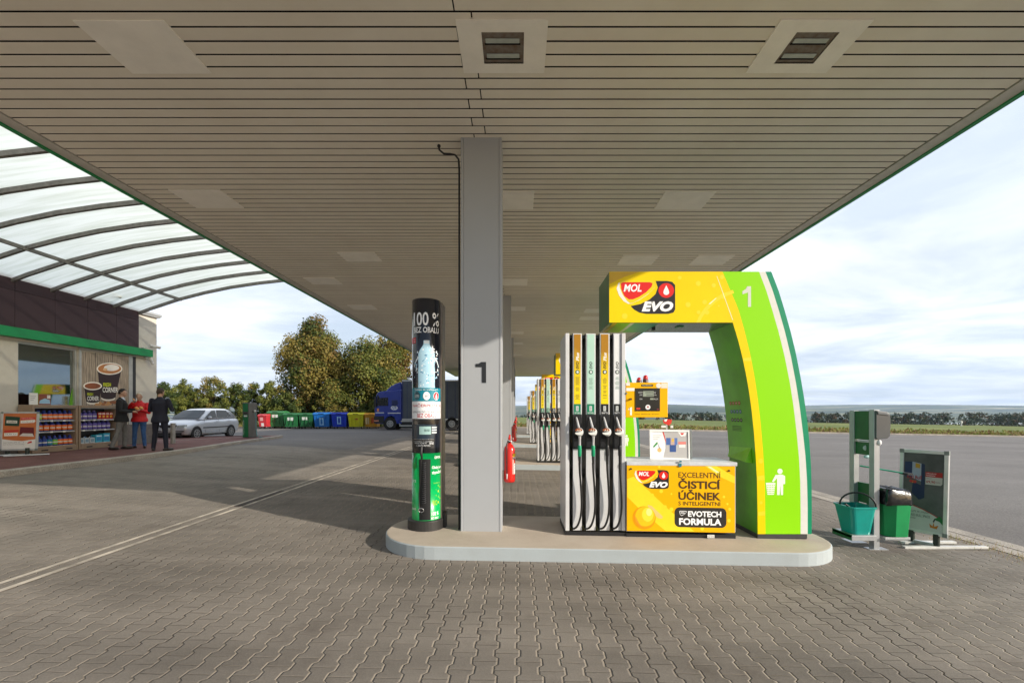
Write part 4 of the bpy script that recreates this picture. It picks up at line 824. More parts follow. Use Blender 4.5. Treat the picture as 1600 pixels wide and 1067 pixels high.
m = MB(); m.box(X(1186), X(1262), YP+.02, YP+YB-.05, ISL-.065, Z(834), BK); m.poly([(X(1184.5), YP+.01), (X(1262), YP+.01), (X(1262), YP+YB), (X(1184.5), YP+YB)], lambda a, b, c: (a, b, c), ISL-.05, Z(834)-.001, mat('arch_plinth', (.045, .045, .047), .5)); m.build('plinth', AR)
m = MB(); mol(m, f, 964.5, 439, 90.5, 51.5, .0008); m.build('logo', AR, normals=False)
m = MB()
for (a, b, r_) in ((1075, 476, 4), (1101, 472, 3.6), (1091.5, 488, 3), (1104.5, 488, 3.6), (1091, 443, 4), (1115, 446, 3.4), (1128, 433, 3.5), (976, 494, 4.5), (1123, 478, 1.5), (1062, 434, 3), (1188.5, 720, 4), (1189, 785, 2.5), (1130, 464, 3)): m.sheet(ell(a, b, r_, r_, 16), f, .0007, YL2)
m.sheet([(952.2, 424.8), (1000, 424.8), (975, 433), (952.2, 444)], f, .0005, flat('d8ad18', .3))
m.sheet([(1088, 503.5), (1093, 492), (1102, 480), (1114, 468), (1128, 459), (1145, 453), (1147, 458), (1131, 464), (1117, 473), (1105, 485), (1097, 496), (1094, 503.5)], f, .0006, YL2)
m.sheet([(1107, 475), (1118, 466), (1120, 465.5), (1110, 475)], f, .0009, flat('fff6c0')); m.sheet([(1119.5, 431.5), (1120.5, 431.5), (1145.5, 500), (1144.2, 500)], f, .0009, flat('fff2b8'))
for yy, hh in ((744, 6), (800, 5), (560, 4)): m.sheet([(ci(yy)+.4, yy), (cy_(yy)-.3, yy-2), (cy_(yy+hh)-.3, yy+hh), (ci(yy+hh)+.4, yy+hh)], f, .0006, YL2)
m.build('print', AR, normals=False)
m = MB(); GREY1 = flat('d4d6c8')
m.sheet([(1167.5, 447.5), (1173.4, 447.5), (1173.4, 479.5), (1168.6, 479.5), (1168.6, 457), (1160, 460), (1160, 455), (1165, 452)], f, .0012, GREY1); m.build('numeral', AR, normals=False)
m = MB(); W2 = flat('f6f6ea')
m.sheet(ell(1218.6, 736, 4.1, 4.1, 18), f, .001, W2); m.sheet([(1214, 742), (1216, 741), (1222, 741), (1226.5, 743.5), (1226.5, 756), (1223.6, 756), (1223.4, 773), (1220, 773), (1219, 757), (1218, 773), (1214.2, 773)], f, .001, W2)
m.sheet([(1223.6, 743), (1226.6, 744), (1226.6, 755.5), (1224.2, 755.5)], f, .0012, W2); m.sheet([(1206, 752), (1212, 741.2), (1214.5, 742.5), (1214.5, 746), (1208.6, 753)], f, .0011, W2)
bx = [(1196.6, 754), (1211.6, 754), (1209.2, 772.5), (1199, 772.5)]
m.sheet(bx, f, .0008, W2)
for i in range(5):
    for j in range(5):
        y = 757+j*3.1; k_ = (y-754)/18.5; xa = 1196.6+2.4*k_; xb = 1211.6-2.4*k_; a = xa+(xb-xa)*(i+.62)/5.2
        m.sheet([(a-.75, y), (a+.75, y), (a+.6, y+1.5), (a-.6, y+1.5)], f, .0013, LIME)
m.build('litter_symbol', AR, normals=False)
# things printed and mounted on the inner face
def inn_fr(u, v, c):                                   # u from front (0) to back (1)
    return (X(ci(v))-c, YP+.004+u*(YB-.01), Z(v))
m = MB()
for r_, yy, col_ in ((0, 629, 'a0522d'), (1, 643, '1f5f8a'), (2, 657, '16181a')):
    for k in range(4):
        u0 = .40+k*.115; m.sheet([inn_fr(u0+.045*math.cos(t*.785), yy+3.4*math.sin(t*.785), .003) for t in range(8)] and [(u0+.045*math.cos(t*.785), yy+3.4*math.sin(t*.785)) for t in range(8)], inn_fr, .003, flat(col_)); m.sheet([(u0-.02, yy-1), (u0+.02, yy-1), (u0, yy+1.6)], inn_fr, .004, flat('cfe0c8'))
for q in range(4): m.sheet([(.42, 667+q*2.4), (.78, 667+q*2.4), (.78, 668+q*2.4), (.42, 668+q*2.4)], inn_fr, .003, flat('3f6a2a'))
m.build('instructions', AR, normals=False)
m = MB(); a0, a1, b0, b1 = .12, .93, 700, 723
P = [inn_fr(a0, b0, .003), inn_fr(a1, b0, .003), inn_fr(a1, b1, .003), inn_fr(a0, b1, .003), inn_fr(a0, b1, .10), inn_fr(a1, b1, .03)]
P = [inn_fr(a0, b0, .003), inn_fr(a1, b0+3, .003), inn_fr(a1, b1-2, .045), inn_fr(a0, b1, .085), inn_fr(a0, b1+2, .003), inn_fr(a1, b1, .003)]
m.add(P, [(0, 1, 2, 3), (3, 2, 5, 4), (0, 3, 4), (1, 5, 2), (0, 4, 5, 1)], mat('flap_lime', (.20, .62, .012), .3, coat=.3)); m.build('bin_flap', AR)
AL = ['second yellow arch, partly seen behind the pump with its lime leg right of the pump', 'third yellow arch, its yellow end seen left of the nearest pump', 'farthest yellow arch, a small yellow patch above the pumps']
for k in range(3): dup(AR, (0, (k+1)*DY, 0), AL[k], skip=('numeral',))
# ================================================================ SCREEN-WASH TUBE
TX, TY, TR = (666-CX)*5.6/F, 5.62, .178
WT = thing('dispenser_column', 'tall black and green cylinder selling washer fluid, left of column 1', 'fluid dispenser', (TX, TY, ISL))
Zt = lambda py: EYE+(CY-py)*5.46/F
def cyl(a, b, c): th = a*.86/TR+.20; return (TX+(TR+c)*math.sin(th), TY-(TR+c)*math.cos(th), b)
NAVY = mat('tube_black', (.012, .014, .022), .16, var=.1, coat=.5); TG = mat('tube_green', (.0, .42, .10), .3, var=.06, coat=.4)
zb = ISL+.02
m = MB(); m.lathe([(0, Zt(466)), (TR-.004, Zt(466)), (TR, Zt(467)), (TR, Zt(700)+.0)], (TX, TY, 0), NAVY, 40); m.build('upper_shell', WT)
m = MB(); m.lathe([(TR, Zt(709)), (TR+.001, Zt(708)), (TR+.001, Zt(820))], (TX, TY, 0), TG, 40); m.build('lower_shell', WT)
m = MB(); m.lathe([(TR-.002, Zt(699)), (TR-.002, Zt(709))], (TX, TY, 0), BLKP, 40); m.build('joint_band', WT)
m = MB(); m.box(TX+.06, TX+.20, TY-.02, TY+.22, zb+.1, Zt(468), mat('tube_back_brown', (.16, .13, .105), .4, .2)); m.build('rear_housing', WT, bevel=.01)
m = MB(); m.lathe([(0, zb-.03), (.222, zb-.03), (.222, Zt(814)), (.215, Zt(813)), (0, Zt(812))], (TX-.01, TY, 0), mat('tube_base', (.028, .026, .025), .5, bump=.1), 36, smooth=False); m.box(TX+.14, TX+.24, TY, TY+.12, zb-.03, Zt(805), BK); m.build('base', WT, bevel=.004)
def cband(m, y0, y1, c, mt, a0=-.275, a1=.275, n=24):
    vs = []
    for i in range(n+1):
        a = a0+(a1-a0)*i/n; vs += [cyl(a, Zt(y0), c), cyl(a, Zt(y1), c)]
    m.add(vs, [(2*i, 2*i+1, 2*i+3, 2*i+2) for i in range(n)], mt, True)
def rowsh(m, rows_, c, mt, n=8):                       # rows_ = (py, a_left, a_right)
    vs = []
    for y, l, r_ in rows_:
        for i in range(n+1): vs.append(cyl(l+(r_-l)*i/n, Zt(y), c))
    m.add(vs, [(j*(n+1)+i, j*(n+1)+i+1, (j+1)*(n+1)+i+1, (j+1)*(n+1)+i) for j in range(len(rows_)-1) for i in range(n)], mt, True)
def ctext(m, t, a0, a1, y1, y0, c, mt, bold=0): m.text(t, lambda a, b, cc: cyl(a, Zt(b), cc), a0, a1, y1, y0, c, mt, bold=bold)
cf = lambda a, b, c: cyl(a, Zt(b), c)
m = MB(); WH = flat('f4f6f8')
ctext(m, '100 %', -.205, .20, 509, 488, .003, WH, .012); ctext(m, 'BEZ OBALU', -.20, .195, 520, 511, .003, WH, .02)
rowsh(m, [(527, -.27, -.165), (536, -.27, -.165)], .002, flat('c8152c')); ctext(m, 'MAX', -.225, -.175, 531, 529, .003, WH); ctext(m, 'MIN', -.225, -.175, 535, 533, .003, WH)
rowsh(m, [(606, -.275, .275), (612, -.275, .275), (627, -.275, .275)], .0015, mat('tube_teal', (.0, .22, .30), .25), 24)
rowsh(m, [(532, -.04, .04), (533, -.045, .045), (538, -.042, .042), (540, -.05, .05), (546, -.09, .09), (552, -.118, .118), (560, -.122, .122), (572, -.115, .115), (578, -.122, .122), (600, -.118, .118), (606, -.122, .122)], .0022, flat('a9cfe2', .2), 14)
rowsh(m, [(532, -.036, .036), (537, -.036, .036)], .003, flat('e9f2f6', .2), 4)
rnd = random.Random(8)
for q in range(44):
    y = rnd.uniform(542, 603); a = rnd.uniform(-.10, .085); l = rnd.uniform(.015, .06); h_ = rnd.uniform(.5, 1.8); sl_ = rnd.uniform(-2, 2)
    m.sheet([(a, y), (min(.118, a+l), y+sl_), (min(.118, a+l), y+sl_+h_), (a, y+h_)], cf, .0027+q*.00001, flat(rnd.choice(['f6fbfd', 'ffffff', '6fa8c8', '3f86b4', 'd5e9f2', '2f6f9a', 'e8f4fa'])))
for q in range(26):
    s_ = rnd.choice((-1, 1)); a = s_*rnd.uniform(.125, .19); y = rnd.uniform(548, 592); m.sheet(ell(a, y, rnd.uniform(.004, .014), rnd.uniform(.6, 2.2), 7), cf, .003, flat(rnd.choice(['dfeef6', '9cc3da', 'ffffff'])))
for s_ in (-1, 1): m.sheet([(s_*.20, 572), (s_*.16, 562), (s_*.115, 557), (s_*.115, 559), (s_*.155, 565), (s_*.195, 574)], cf, .0031, flat('e8f4fa'))
ctext(m, 'Nejlépe do ostřikovačů', -.18, .18, 604.5+6, 601+6, .003, WH)
for a, c1, t_ in ((-.14, '2a5a66', 'LETO'), (0, 'f2f6f7', '-20°C'), (.145, 'c8152c', '')):
    m.sheet(ell(a, 618.5, .048, 6.6, 24), cf, .0042, WH if a > .1 else flat(c1)); m.sheet(ell(a, 618.5, .042, 5.7, 24), cf, .005, flat(c1))
    if t_: m.text(t_, cf, a-.03, a+.03, 620.4, 616.8, .0058, flat('2e3c46') if a == 0 else WH)
m.sheet([(.145+u, v) for u, v in ((0, 613.6), (.010, 617), (.016, 620), (.010, 623.4), (-.010, 623.4), (-.016, 620), (-.010, 617))], cf, .0058, WH)
cband(m, 627, 654, .0025, flat('f2f2f4'))
ctext(m, 'NAČERPEJTE SI', -.235, .235, 637, 630, .0035, flat('c03a48'), .01); ctext(m, 'KAPALINU DO OSTŘIKOVAČŮ', -.235, .235, 645, 640.5, .0035, flat('5d5f6c')); ctext(m, 'BEZ OBALU', -.135, .15, 652.3, 646, .0035, flat('c03a48'), .01)
m.build('printed_wrap', WT, normals=False)
m = MB(); rowsh(m, [(663, -.26, .14), (686, -.26, .10)], .006, mat('control_panel', (.02, .035, .055), .25), 16); rowsh(m, [(666, -.10, .06), (678.5, -.10, .06)], .008, flat('9fc0bd', .15), 8); ctext(m, '88:88', -.03, .04, 674, 670, .009, flat('48605f'))
for q in range(3): rowsh(m, [(666.5+q*4, .07, .15), (669+q*4, .07, .145)], .009, flat('c6ccd0'), 3)
m.build('control_panel', WT, normals=False)
m = MB(); rowsh(m, [(656, -.22, .22), (661.5, -.12, .20), (663, .0, .17)], .004, mat('dark_visor', (.02, .016, .014), .2), 12)
rowsh(m, [(687, -.22, .11), (700, -.22, .11)], .004, flat('101114'), 10); rowsh(m, [(685.5, -.2, .1), (686.3, -.2, .1)], .006, flat('b8b8b8'), 8)
ctext(m, '1. VLOŽ MINCI   2. NAČERPEJ', -.20, .08, 690.5, 688.5, .005, WH); ctext(m, '3. ZAVĚS PISTOLI', -.15, .05, 697, 694, .005, WH); ctext(m, 'MINCE 10 20 50', -.18, .0, 693, 691.3, .005, WH); ctext(m, '10 Kč', .04, .10, 694, 690.5, .005, WH, .02)
m.build('instruction_plate', WT, normals=False)
m = MB(); rowsh(m, [(717, -.105, .055), (812, -.105, .055)], .003, mat('hose_slot', (.006, .006, .007), .7), 8); m.build('hose_slot', WT, normals=False)
m = MB(); pts = []
for i in range(0, 200):
    t = i/200; pts.append((TX+.012+.022*math.cos(i*.62), TY-TR-.025-.02*math.sin(i*.62), Zt(722+64*t)))
m.tube(pts, .0042, mat('coil_hose', (.05, .05, .055), .3), 6)
m.tube([(TX-.02, TY-TR-.02, Zt(700)), (TX-.022, TY-TR-.03, Zt(716)), (TX-.028, TY-TR-.03, Zt(740)), (TX-.05, TY-TR-.02, Zt(770)), (TX-.05, TY-TR-.02, Zt(790)), (TX-.03, TY-TR-.04, Zt(798)), (TX+.0, TY-TR-.05, Zt(802))], .006, HOSE, 8); m.build('hose', WT)
m = MB(); m.tube([(TX-.018, TY-TR-.02, Zt(696)), (TX-.018, TY-TR-.05, Zt(707)), (TX-.012, TY-TR-.03, Zt(716))], [.012, .018, .01], BK, 8); m.tube([(TX-.02+.032*math.cos(a*.5), TY-TR-.05-.01*math.sin(a*.5), Zt(795)+.026*math.sin(a*.5)) for a in range(13)], .005, mat('steel_ring', (.5, .5, .5), .3, .8), 6); m.build('nozzle', WT)
m = MB(); W3 = flat('f0fbf2')
for t_, a0, a1, y1, y0, c_, b_ in (('OBALU', -.27, -.215, 716, 712, W3, .02), ('ÚSPORA', .115, .24, 717, 712, W3, .02), ('Obaly jsou', .075, .26, 734, 728, W3, .02), ('zbytečné!', .075, .26, 742, 735.5, W3, .02), ('BIO', .085, .165, 790, 782, flat('b6dc28'), .0), ('100 %', .07, .19, 806, 800, W3, .03), ('BEZ OBALU', .065, .19, 811.5, 808, W3, .03), ('EKO', -.262, -.155, 732, 724, flat('2fae2c'), .0), ('100 %', -.26, -.16, 754, 749.5, W3, .02), ('SNADNO', -.26, -.16, 797, 794, W3, .02), ('biologicky', .10, .22, 756.5, 754, flat('9ee060'), 0)): ctext(m, t_, a0, a1, y1, y0, .0035, c_, b_)
for q in range(11): m.sheet(ell(.185+.05*math.sin(q*2.1), 760+q*2.9, .012-.004*(q % 3), 2.0-.4*(q % 3), 9), cf, .0035, flat('c8e83a' if q % 2 else '6fd24a'))
m.build('lower_print', WT, normals=False)
# ================================================================ FIRE EXTINGUISHERS
RED = mat('extinguisher_red', (.62, .015, .008), .3, coat=.4, var=.05)
EX = thing('fire_extinguisher', 'red fire extinguisher hanging on the right side of column 1', 'fire extinguisher', (-.105, 5.72, .60), 0, 'fire extinguishers on the columns')
m = MB(); fe = lambda py: EYE+(CY-py)*5.64/F; o = (-.105, 5.72, 0)
m.lathe([(0, fe(754.5)), (.06, fe(754.3)), (.073, fe(752)), (.075, fe(749)), (.075, fe(704)), (.068, fe(700)), (.045, fe(696)), (.025, fe(694)), (.02, fe(691)), (0, fe(691))], o, RED, 24); m.build('cylinder', EX)
m = MB(); 
def ecyl(a, b, c): th = a/.075; return (-.105+(.075+c)*math.sin(th), 5.72-(.075+c)*math.cos(th), fe(b))
vs = []
for a0, a1, y0, y1, c_, cc in ((.045, .115, 713, 741, 'f4f0e8', .0012), (.045, .115, 709, 714, 'f2c51c', .0018), (.055, .095, 717, 724, 'c8442c', .002), (.055, .10, 727, 728, '999999', .002), (.055, .10, 731, 732, '999999', .002)):
    m.sheet([(a0, y0), ((a0+a1)/2, y0), (a1, y0), (a1, y1), ((a0+a1)/2, y1), (a0, y1)], ecyl, cc, flat(c_))
m.build('label', EX, normals=False)
m = MB(); m.box(-.12, -.09, 5.69, 5.75, fe(692), fe(688), BK); m.tube([(-.105, 5.70, fe(688)), (-.10, 5.66, fe(684))], .012, RED, 8); m.tube([(-.13, 5.70, fe(687)), (-.105, 5.66, fe(689)), (-.075, 5.68, fe(690))], .006, CHROME, 6)
m.tube([(-.115, 5.70, fe(689)), (-.10, 5.71, fe(679.5))], .013, RED, 8); m.build('valve', EX)
m = MB(); m.tube([(-.125, 5.69, fe(689)), (-.140, 5.64, fe(694)), (-.137, 5.635, fe(706)), (-.137, 5.635, fe(735)), (-.136, 5.635, fe(742))], .0065, HOSE, 8); m.tube([(-.136, 5.635, fe(740)), (-.136, 5.632, fe(748))], [.011, .007], mat('extinguisher_tip', (.5, .5, .5), .4), 8); m.build('hose', EX)
m = MB(); m.box(-.195, -.17, 5.68, 5.76, fe(735), fe(700), GP); m.build('bracket', EX)
for k in range(3): dup(EX, (0, (k+1)*7.5+.15, 0), ['second red fire extinguisher, on the column behind number 1', 'third red fire extinguisher, a small red shape above the second', 'farthest red fire extinguisher in the row of columns'][k])
# ================================================================ WINDSCREEN SERVICE STATION
def gz(x, y): return G(x, y)
SP = mat('station_post_alu', (.46, .47, .48), .35, .4, var=.06); SG = mat('service_green', (.015, .13, .035), .4, var=.1); BG = mat('bin_green', (.0, .27, .075), .42, var=.1, scale=5)
fw = PXF(5.53); xq = lambda px, Y=5.53: (px-CX)*Y/F; zq = lambda py, Y=5.53: EYE+(CY-py)*Y/F
gq = G(4.5, 5.5)
WS = thing('windscreen_wash_stand', 'grey and green windscreen washing stand with twin posts on the pavers', 'wash stand', (4.45, 5.6, gq))
nx, ny = xq(1367), 5.53; fx_, fy_ = xq(1340, 5.80), 5.86
m = MB(); m.box(nx-.035, nx+.035, ny-.03, ny+.05, gq, zq(640), SP); m.build('post', WS, bevel=.004)
m = MB(); m.box(fx_-.035, fx_+.035, fy_-.04, fy_+.04, gq+.3, zq(640)-.012, SP); m.build('post', WS, bevel=.004)
def pbox(m, t0, t1, off0, off1, z0, z1, mt):            # box lying along the line between the two posts
    a = Vector((fx_, fy_)); b = Vector((nx, ny)); d = (b-a); n = Vector((-d.y, d.x)).normalized()
    if n.y > 0: n = -n
    P = [a+d*t0+n*off0, a+d*t1+n*off0, a+d*t1+n*off1, a+d*t0+n*off1]
    m.add([(p.x, p.y, z0) for p in P]+[(p.x, p.y, z1) for p in P], [(0,3,2,1),(4,5,6,7),(0,1,5,4),(1,2,6,5),(2,3,7,6),(3,0,4,7)], mt)
m = MB(); pbox(m, .05, .95, -.02, .02, zq(688), zq(642), SG); pbox(m, .05, .95, -.03, .03, zq(691), zq(689), SP); m.build('upper_panel', WS)
m = MB(); pbox(m, .05, .95, -.01, .01, zq(712), zq(692), SG); m.build('holder_panel', WS)
m = MB(); a = Vector((fx_*.5+nx*.5, (fy_+ny)/2-.035)); m.ball((a.x, a.y, zq(701)), (.045, .012, .035), mat('paper_white', (.75, .75, .75), .7)); m.ball((a.x+.01, a.y, zq(715)), (.045, .02, .022), mat('paper_teal', (.45, .68, .70), .5)); m.build('paper_roll', WS)
m = MB(); pbox(m, .05, .95, -.04, -.02, zq(790), zq(758), SG); m.build('lower_panel', WS)
m = MB(); sx0, sx1 = 4.07, 4.375; m.box(sx0, sx1, 5.46, 5.80, zq(838), zq(834), SP); m.box(sx0, sx1, 5.455, 5.462, zq(842), zq(834), SP); m.box(sx0, sx0+.01, 5.46, 5.80, zq(842), zq(833), SG); m.build('bucket_shelf', WS, bevel=.003)
m = MB(); m.box(xq(1376), xq(1415), 5.46, 5.76, zq(841), zq(837), SP); m.build('bin_shelf', WS, bevel=.003)
m = MB(); m.box(nx-.10, nx+.13, ny-.05, ny+.06, gq, gq+.008, SP); m.box(fx_-.1, fx_+.1, fy_-.1, fy_+.1, gq, gq+.008, SP); m.build('foot_plate', WS)
DH = mat('dispenser_grey', (.075, .08, .085), .35, var=.1, coat=.2)
m = MB()
Pd = [(1369, 641), (1386, 643), (1391, 648), (1392, 660), (1391, 681), (1387, 685), (1371, 686.5), (1369, 684)]
m.poly(Pd, PXF(5.48), -.12, 0, DH); m.poly([(1370, 642), (1385, 644), (1389, 649), (1371, 647)], PXF(5.48), .0005, .012, mat('dispenser_top', (.16, .17, .18), .3)); m.build('towel_dispenser', WS, bevel=.012)
m = MB(); m.ball((xq(1371), 5.50, zq(691)), (.025, .02, .035), MATS['paper_white']); m.build('paper_towel', WS)
m = MB(); m.tube([(xq(1343, 5.7), 5.7, zq(730)), (xq(1409, 5.52), 5.46, zq(738.5))], .009, mat('squeegee_green', (.02, .33, .19), .4), 8); m.box(xq(1404), xq(1412), 5.40, 5.52, zq(740), zq(737), BK); tag(m.build('squeegee'), 'green handled squeegee stuck sideways through the washing stand', 'squeegee')
# bucket
BT = mat('bucket_teal', (.0, .30, .25), .35, var=.08, coat=.15)
bk = thing('bucket', 'teal plastic bucket with a black handle on the wash stand shelf', 'bucket', (4.225, 5.62, zq(833.9)))
def rr2(cx, cy, hx, hy, r): return rrect(cx-hx, cx+hx, cy-hy, cy+hy, r, 4)
def loft(m, secs, mt, cap=True):
    n = len(secs[0][0]); vs = [(x, y, z) for P, z in secs for x, y in P]
    m.add(vs, [(k*n+i, k*n+(i+1) % n, (k+1)*n+(i+1) % n, (k+1)*n+i) for k in range(len(secs)-1) for i in range(n)]+([tuple(range(n))] if cap else []), mt, False)
cx, cy = 4.225, 5.62
m = MB(); z0, z1 = zq(833.9), zq(793)
loft(m, [(rr2(cx+.01, cy, .115, .12, .05), z0), (rr2(cx, cy, .158, .165, .05), z1), (rr2(cx, cy, .168, .176, .05), z1), (rr2(cx, cy, .168, .176, .05), z1+.02), (rr2(cx, cy, .150, .155, .05), z1+.02), (rr2(cx+.01, cy, .10, .11, .05), z0+.02)], BT); m.build('tub', bk)
m = MB(); m.tube([(cx-.0+.15*math.cos(R(a)), cy-.05+.11*math.cos(R(a))*0-.10*math.cos(R(a)), z1+.02+.16*math.sin(R(a))) for a in range(0, 181, 15)], .011, BK, 8); m.tube([(cx-.19, cy-.1, z1+.05), (cx-.15, cy-.10, z1+.02), (cx-.1, cy-.08, z1-.02)], .012, BK, 8); m.build('handle', bk)
# waste bin with bag
wb = thing('waste_bin', 'green waste bin lined with a black bag, on the right of the wash stand', 'waste bin', (xq(1398), 5.60, zq(837)))
cx = xq(1397.5); m = MB(); z0, z1 = zq(836.5), zq(786)
loft(m, [([(cx-.13, 5.52), (cx-.05, 5.45), (cx+.10, 5.45), (cx+.115, 5.75), (cx-.13, 5.75)], z0), ([(cx-.16, 5.50), (cx-.06, 5.42), (cx+.115, 5.42), (cx+.13, 5.78), (cx-.16, 5.78)], z1)], BG); m.build('bin_body', wb, bevel=.008)
BAG = mat('black_bag', (.010, .010, .012), .22, var=.1, bump=.9, bscale=14, coat=.3)
rnd = random.Random(12); m = MB(); secs = []
for q, (z, g) in enumerate(((zq(787), .012), (zq(786), .02), (zq(779), .024), (zq(772), .02), (zq(765), .012), (zq(762), -.005), (zq(766), -.03), (zq(778), -.05))):
    P = rr2(cx-.015, 5.60, .138+g, .17+g, .05); secs.append(([(x+rnd.uniform(-.009, .009), y+rnd.uniform(-.009, .009)) for x, y in P], z+.0))
n = len(secs[0][0]); vs = []
for q, (P, z) in enumerate(secs):
    for i, (x, y) in enumerate(P): vs.append((x, y, z+rnd.uniform(-.008, .008)+(-.02*((x-cx)/.17) if 2 < q < 6 else 0)))
m.add(vs, [(k*n+i, k*n+(i+1) % n, (k+1)*n+(i+1) % n, (k+1)*n+i) for k in range(len(secs)-1) for i in range(n)], BAG, True); m.build('bin_bag', wb)
# ================================================================ A-BOARDS
SILV = mat('frame_silver', (.56, .57, .57), .35, .5, var=.06)
def aboard(label, C, P0, P1, h, z0, group, art):
    """P0, P1: ground points of the left and right edge as seen by the camera"""
    t = thing('pavement_sign', label, 'pavement sign', C, 0, group)
    a = Vector((*P0, z0)); b = Vector((*P1, z0)); u = (b-a); W_ = u.length; v = Vector((0, 0, 1)); n = u.normalized().cross(v)
    v = (v-n*.06).normalized()
    fr = FR(a, u, v); e = .045
    m = MB(); m.ring([(0, 0), (W_, 0), (W_, h), (0, h)], [(e, e), (W_-e, e), (W_-e, h-e), (e, h-e)], fr, -.035, .006, SILV); m.build('frame', t, bevel=.006)
    m = MB(); 
    for (q, s_) in ((0, 0), (W_-e, 0), (0, h-e), (W_-e, h-e)): m.fbox(fr, q-.003, q+e+.003, s_-.003, s_+e+.003, -.03, .010, mat('corner_grey', (.22, .25, .23), .5))
    m.build('corner', t, bevel=.004)
    m = MB(); art(m, fr, e, W_, h); m.build('poster', t, normals=False)
    m = MB(); m.fbox(fr, e, W_-e, e, h-e, -.03, -.0155, SILV); m.build('back_panel', t)
    return t, fr, W_
def art_r(m, fr, e, W_, h):
    m.fbox(fr, e, W_-e, e, h-e, -.01, -.003, mat('poster_grey', (.085, .09, .085), .6, var=.4, scale=2.2))
    U = lambda q: e+q*(W_-2*e); V = lambda q: e+q*(h-2*e)
    def S(pts, c, col): m.sheet([(U(a), V(b)) for a, b in pts], fr, c, flat(col, .6))
    S([(0, .0), (1, 0), (1, .16), (.75, .22), (.5, .27), (.25, .305), (0, .33)], -.002, 'bcbfba'); S([(0, .325), (.25, .30), (.5, .265), (.75, .215), (1, .155), (1, .165), (.75, .225), (.5, .275), (.25, .31), (0, .336)], -.0016, 'b02820')
    S([(.03, .68), (.03, .88), (.22, .885), (.22, .67)], -.002, '1b2f55'); S([(.22, .885), (.52, .86), (.52, .62), (.22, .67)], -.0016, '9aa6b4'); S([(.3, .87), (.42, .86), (.42, .80), (.3, .81)], -.001, 'b8912a'); S([(.45, .87), (.54, .86), (.54, .42), (.45, .40)], -.001, '1a2a4c')
    S([(.22, .47), (.24, .62), (.45, .58), (.47, .40), (.40, .39)], -.0012, '16264a')
    m.text('Red Bull', fr, U(.09), U(.46), V(.655), V(.705), .0, flat('9c1f2a'), bold=.02); m.sheet([(U(.2+.05*math.cos(t)), V(.625+.02*math.sin(t))) for t in [i*.785 for i in range(8)]], fr, .0, flat('b0302a')); m.sheet([(U(.29+.05*math.cos(t)), V(.62+.02*math.sin(t))) for t in [i*.785 for i in range(8)]], fr, .0, flat('b0302a')); m.sheet([(U(.245+.025*math.cos(t)), V(.62+.018*math.sin(t))) for t in [i*.785 for i in range(8)]], fr, -.0002, flat('d8a020'))
    S([(.56, .70), (.97, .70), (.97, .765), (.56, .765)], -.001, 'a3211c'); S([(.56, .60), (.93, .60), (.97, .62), (.97, .70), (.56, .70)], -.0012, 'b8b6ae')
    m.text('SPECIÁLNÍ', fr, U(.58), U(.82), V(.738), V(.757), .0, flat('e8dcd8')); m.text('NABÍDKA', fr, U(.58), U(.80), V(.712), V(.732), .0, flat('e8dcd8')); m.text('69,90', fr, U(.58), U(.80), V(.615), V(.655), .0, flat('9a2a22'), bold=.015); m.text('Kč/ks', fr, U(.82), U(.92), V(.63), V(.648), .0, flat('7a2a22')); m.text('250 ml', fr, U(.58), U(.7), V(.675), V(.688), .0, flat('55534e'))
    for t_, x0, x1, y in (('NATANKUJTE 30 L PALIVA', .0, .66, .225), ('KUPTE RED BULL 3PACK', .02, .70, .18), ('VÝHODNĚJI!', .02, .34, .135)): m.text(t_, fr, U(x0), U(x1), V(y-.02*x1), V(y+.018), .0, flat('3a3e3c'))
    S([(.80, .17), (.93, .21), (1, .17), (1, .10), (.92, .14), (.84, .15)], -.001, '1a6a34'); S([(.76, .13), (.80, .17), (.83, .16), (.79, .12)], -.0006, '333333'); S([(.70, .05), (.86, .04), (.90, .09), (.80, .07), (.79, .13), (.76, .07), (.68, .10)], -.001, 'b8701c')
zr = G(5.2, 5.6)+.155
ab, fr_, W_ = aboard('large grey pavement sign with an energy drink advert, right of the wash stand', (5.2, 5.7, G(5.2, 5.6)), (xq(1401, 5.95), 5.93), (xq(1480, 5.5), 5.50), 1.06, zr, 'pavement signs', art_r)
g0 = G(5.2, 5.6); m = MB(); A0 = Vector((xq(1401, 5.95), 5.93)); A1 = Vector((xq(1480, 5.5), 5.50))
m2 = MB()
for t_ in (.30, .80):
    p = A0.lerp(A1, t_); m2.tube([(p.x+.01, p.y+.015, g0+.03), (p.x+.01, p.y+.015, zr+.02)], .035, mat('spring_black', (.02, .03, .022), .5), 12)
m2.build('spring_leg', ab)
WHT = mat('base_white', (.62, .61, .57), .5, var=.12)
pb = A0.lerp(A1, .8); pc = A0.lerp(A1, .3)
m.fbox(FR((pc.x, pc.y+.02, g0+.012), (pb.x-pc.x, pb.y-pc.y, 0), (0, 0, 1)), 0, (pb-pc).length, 0, .045, -.02, .02, SILV)
for p, l, r_ in ((pb, -.42, .62), (pc, -.15, .55)): m.box(p.x+l, p.x+r_, p.y-.03, p.y+.03, g0+.001, g0+.032, WHT)
m.build('base_frame', ab, bevel=.004)
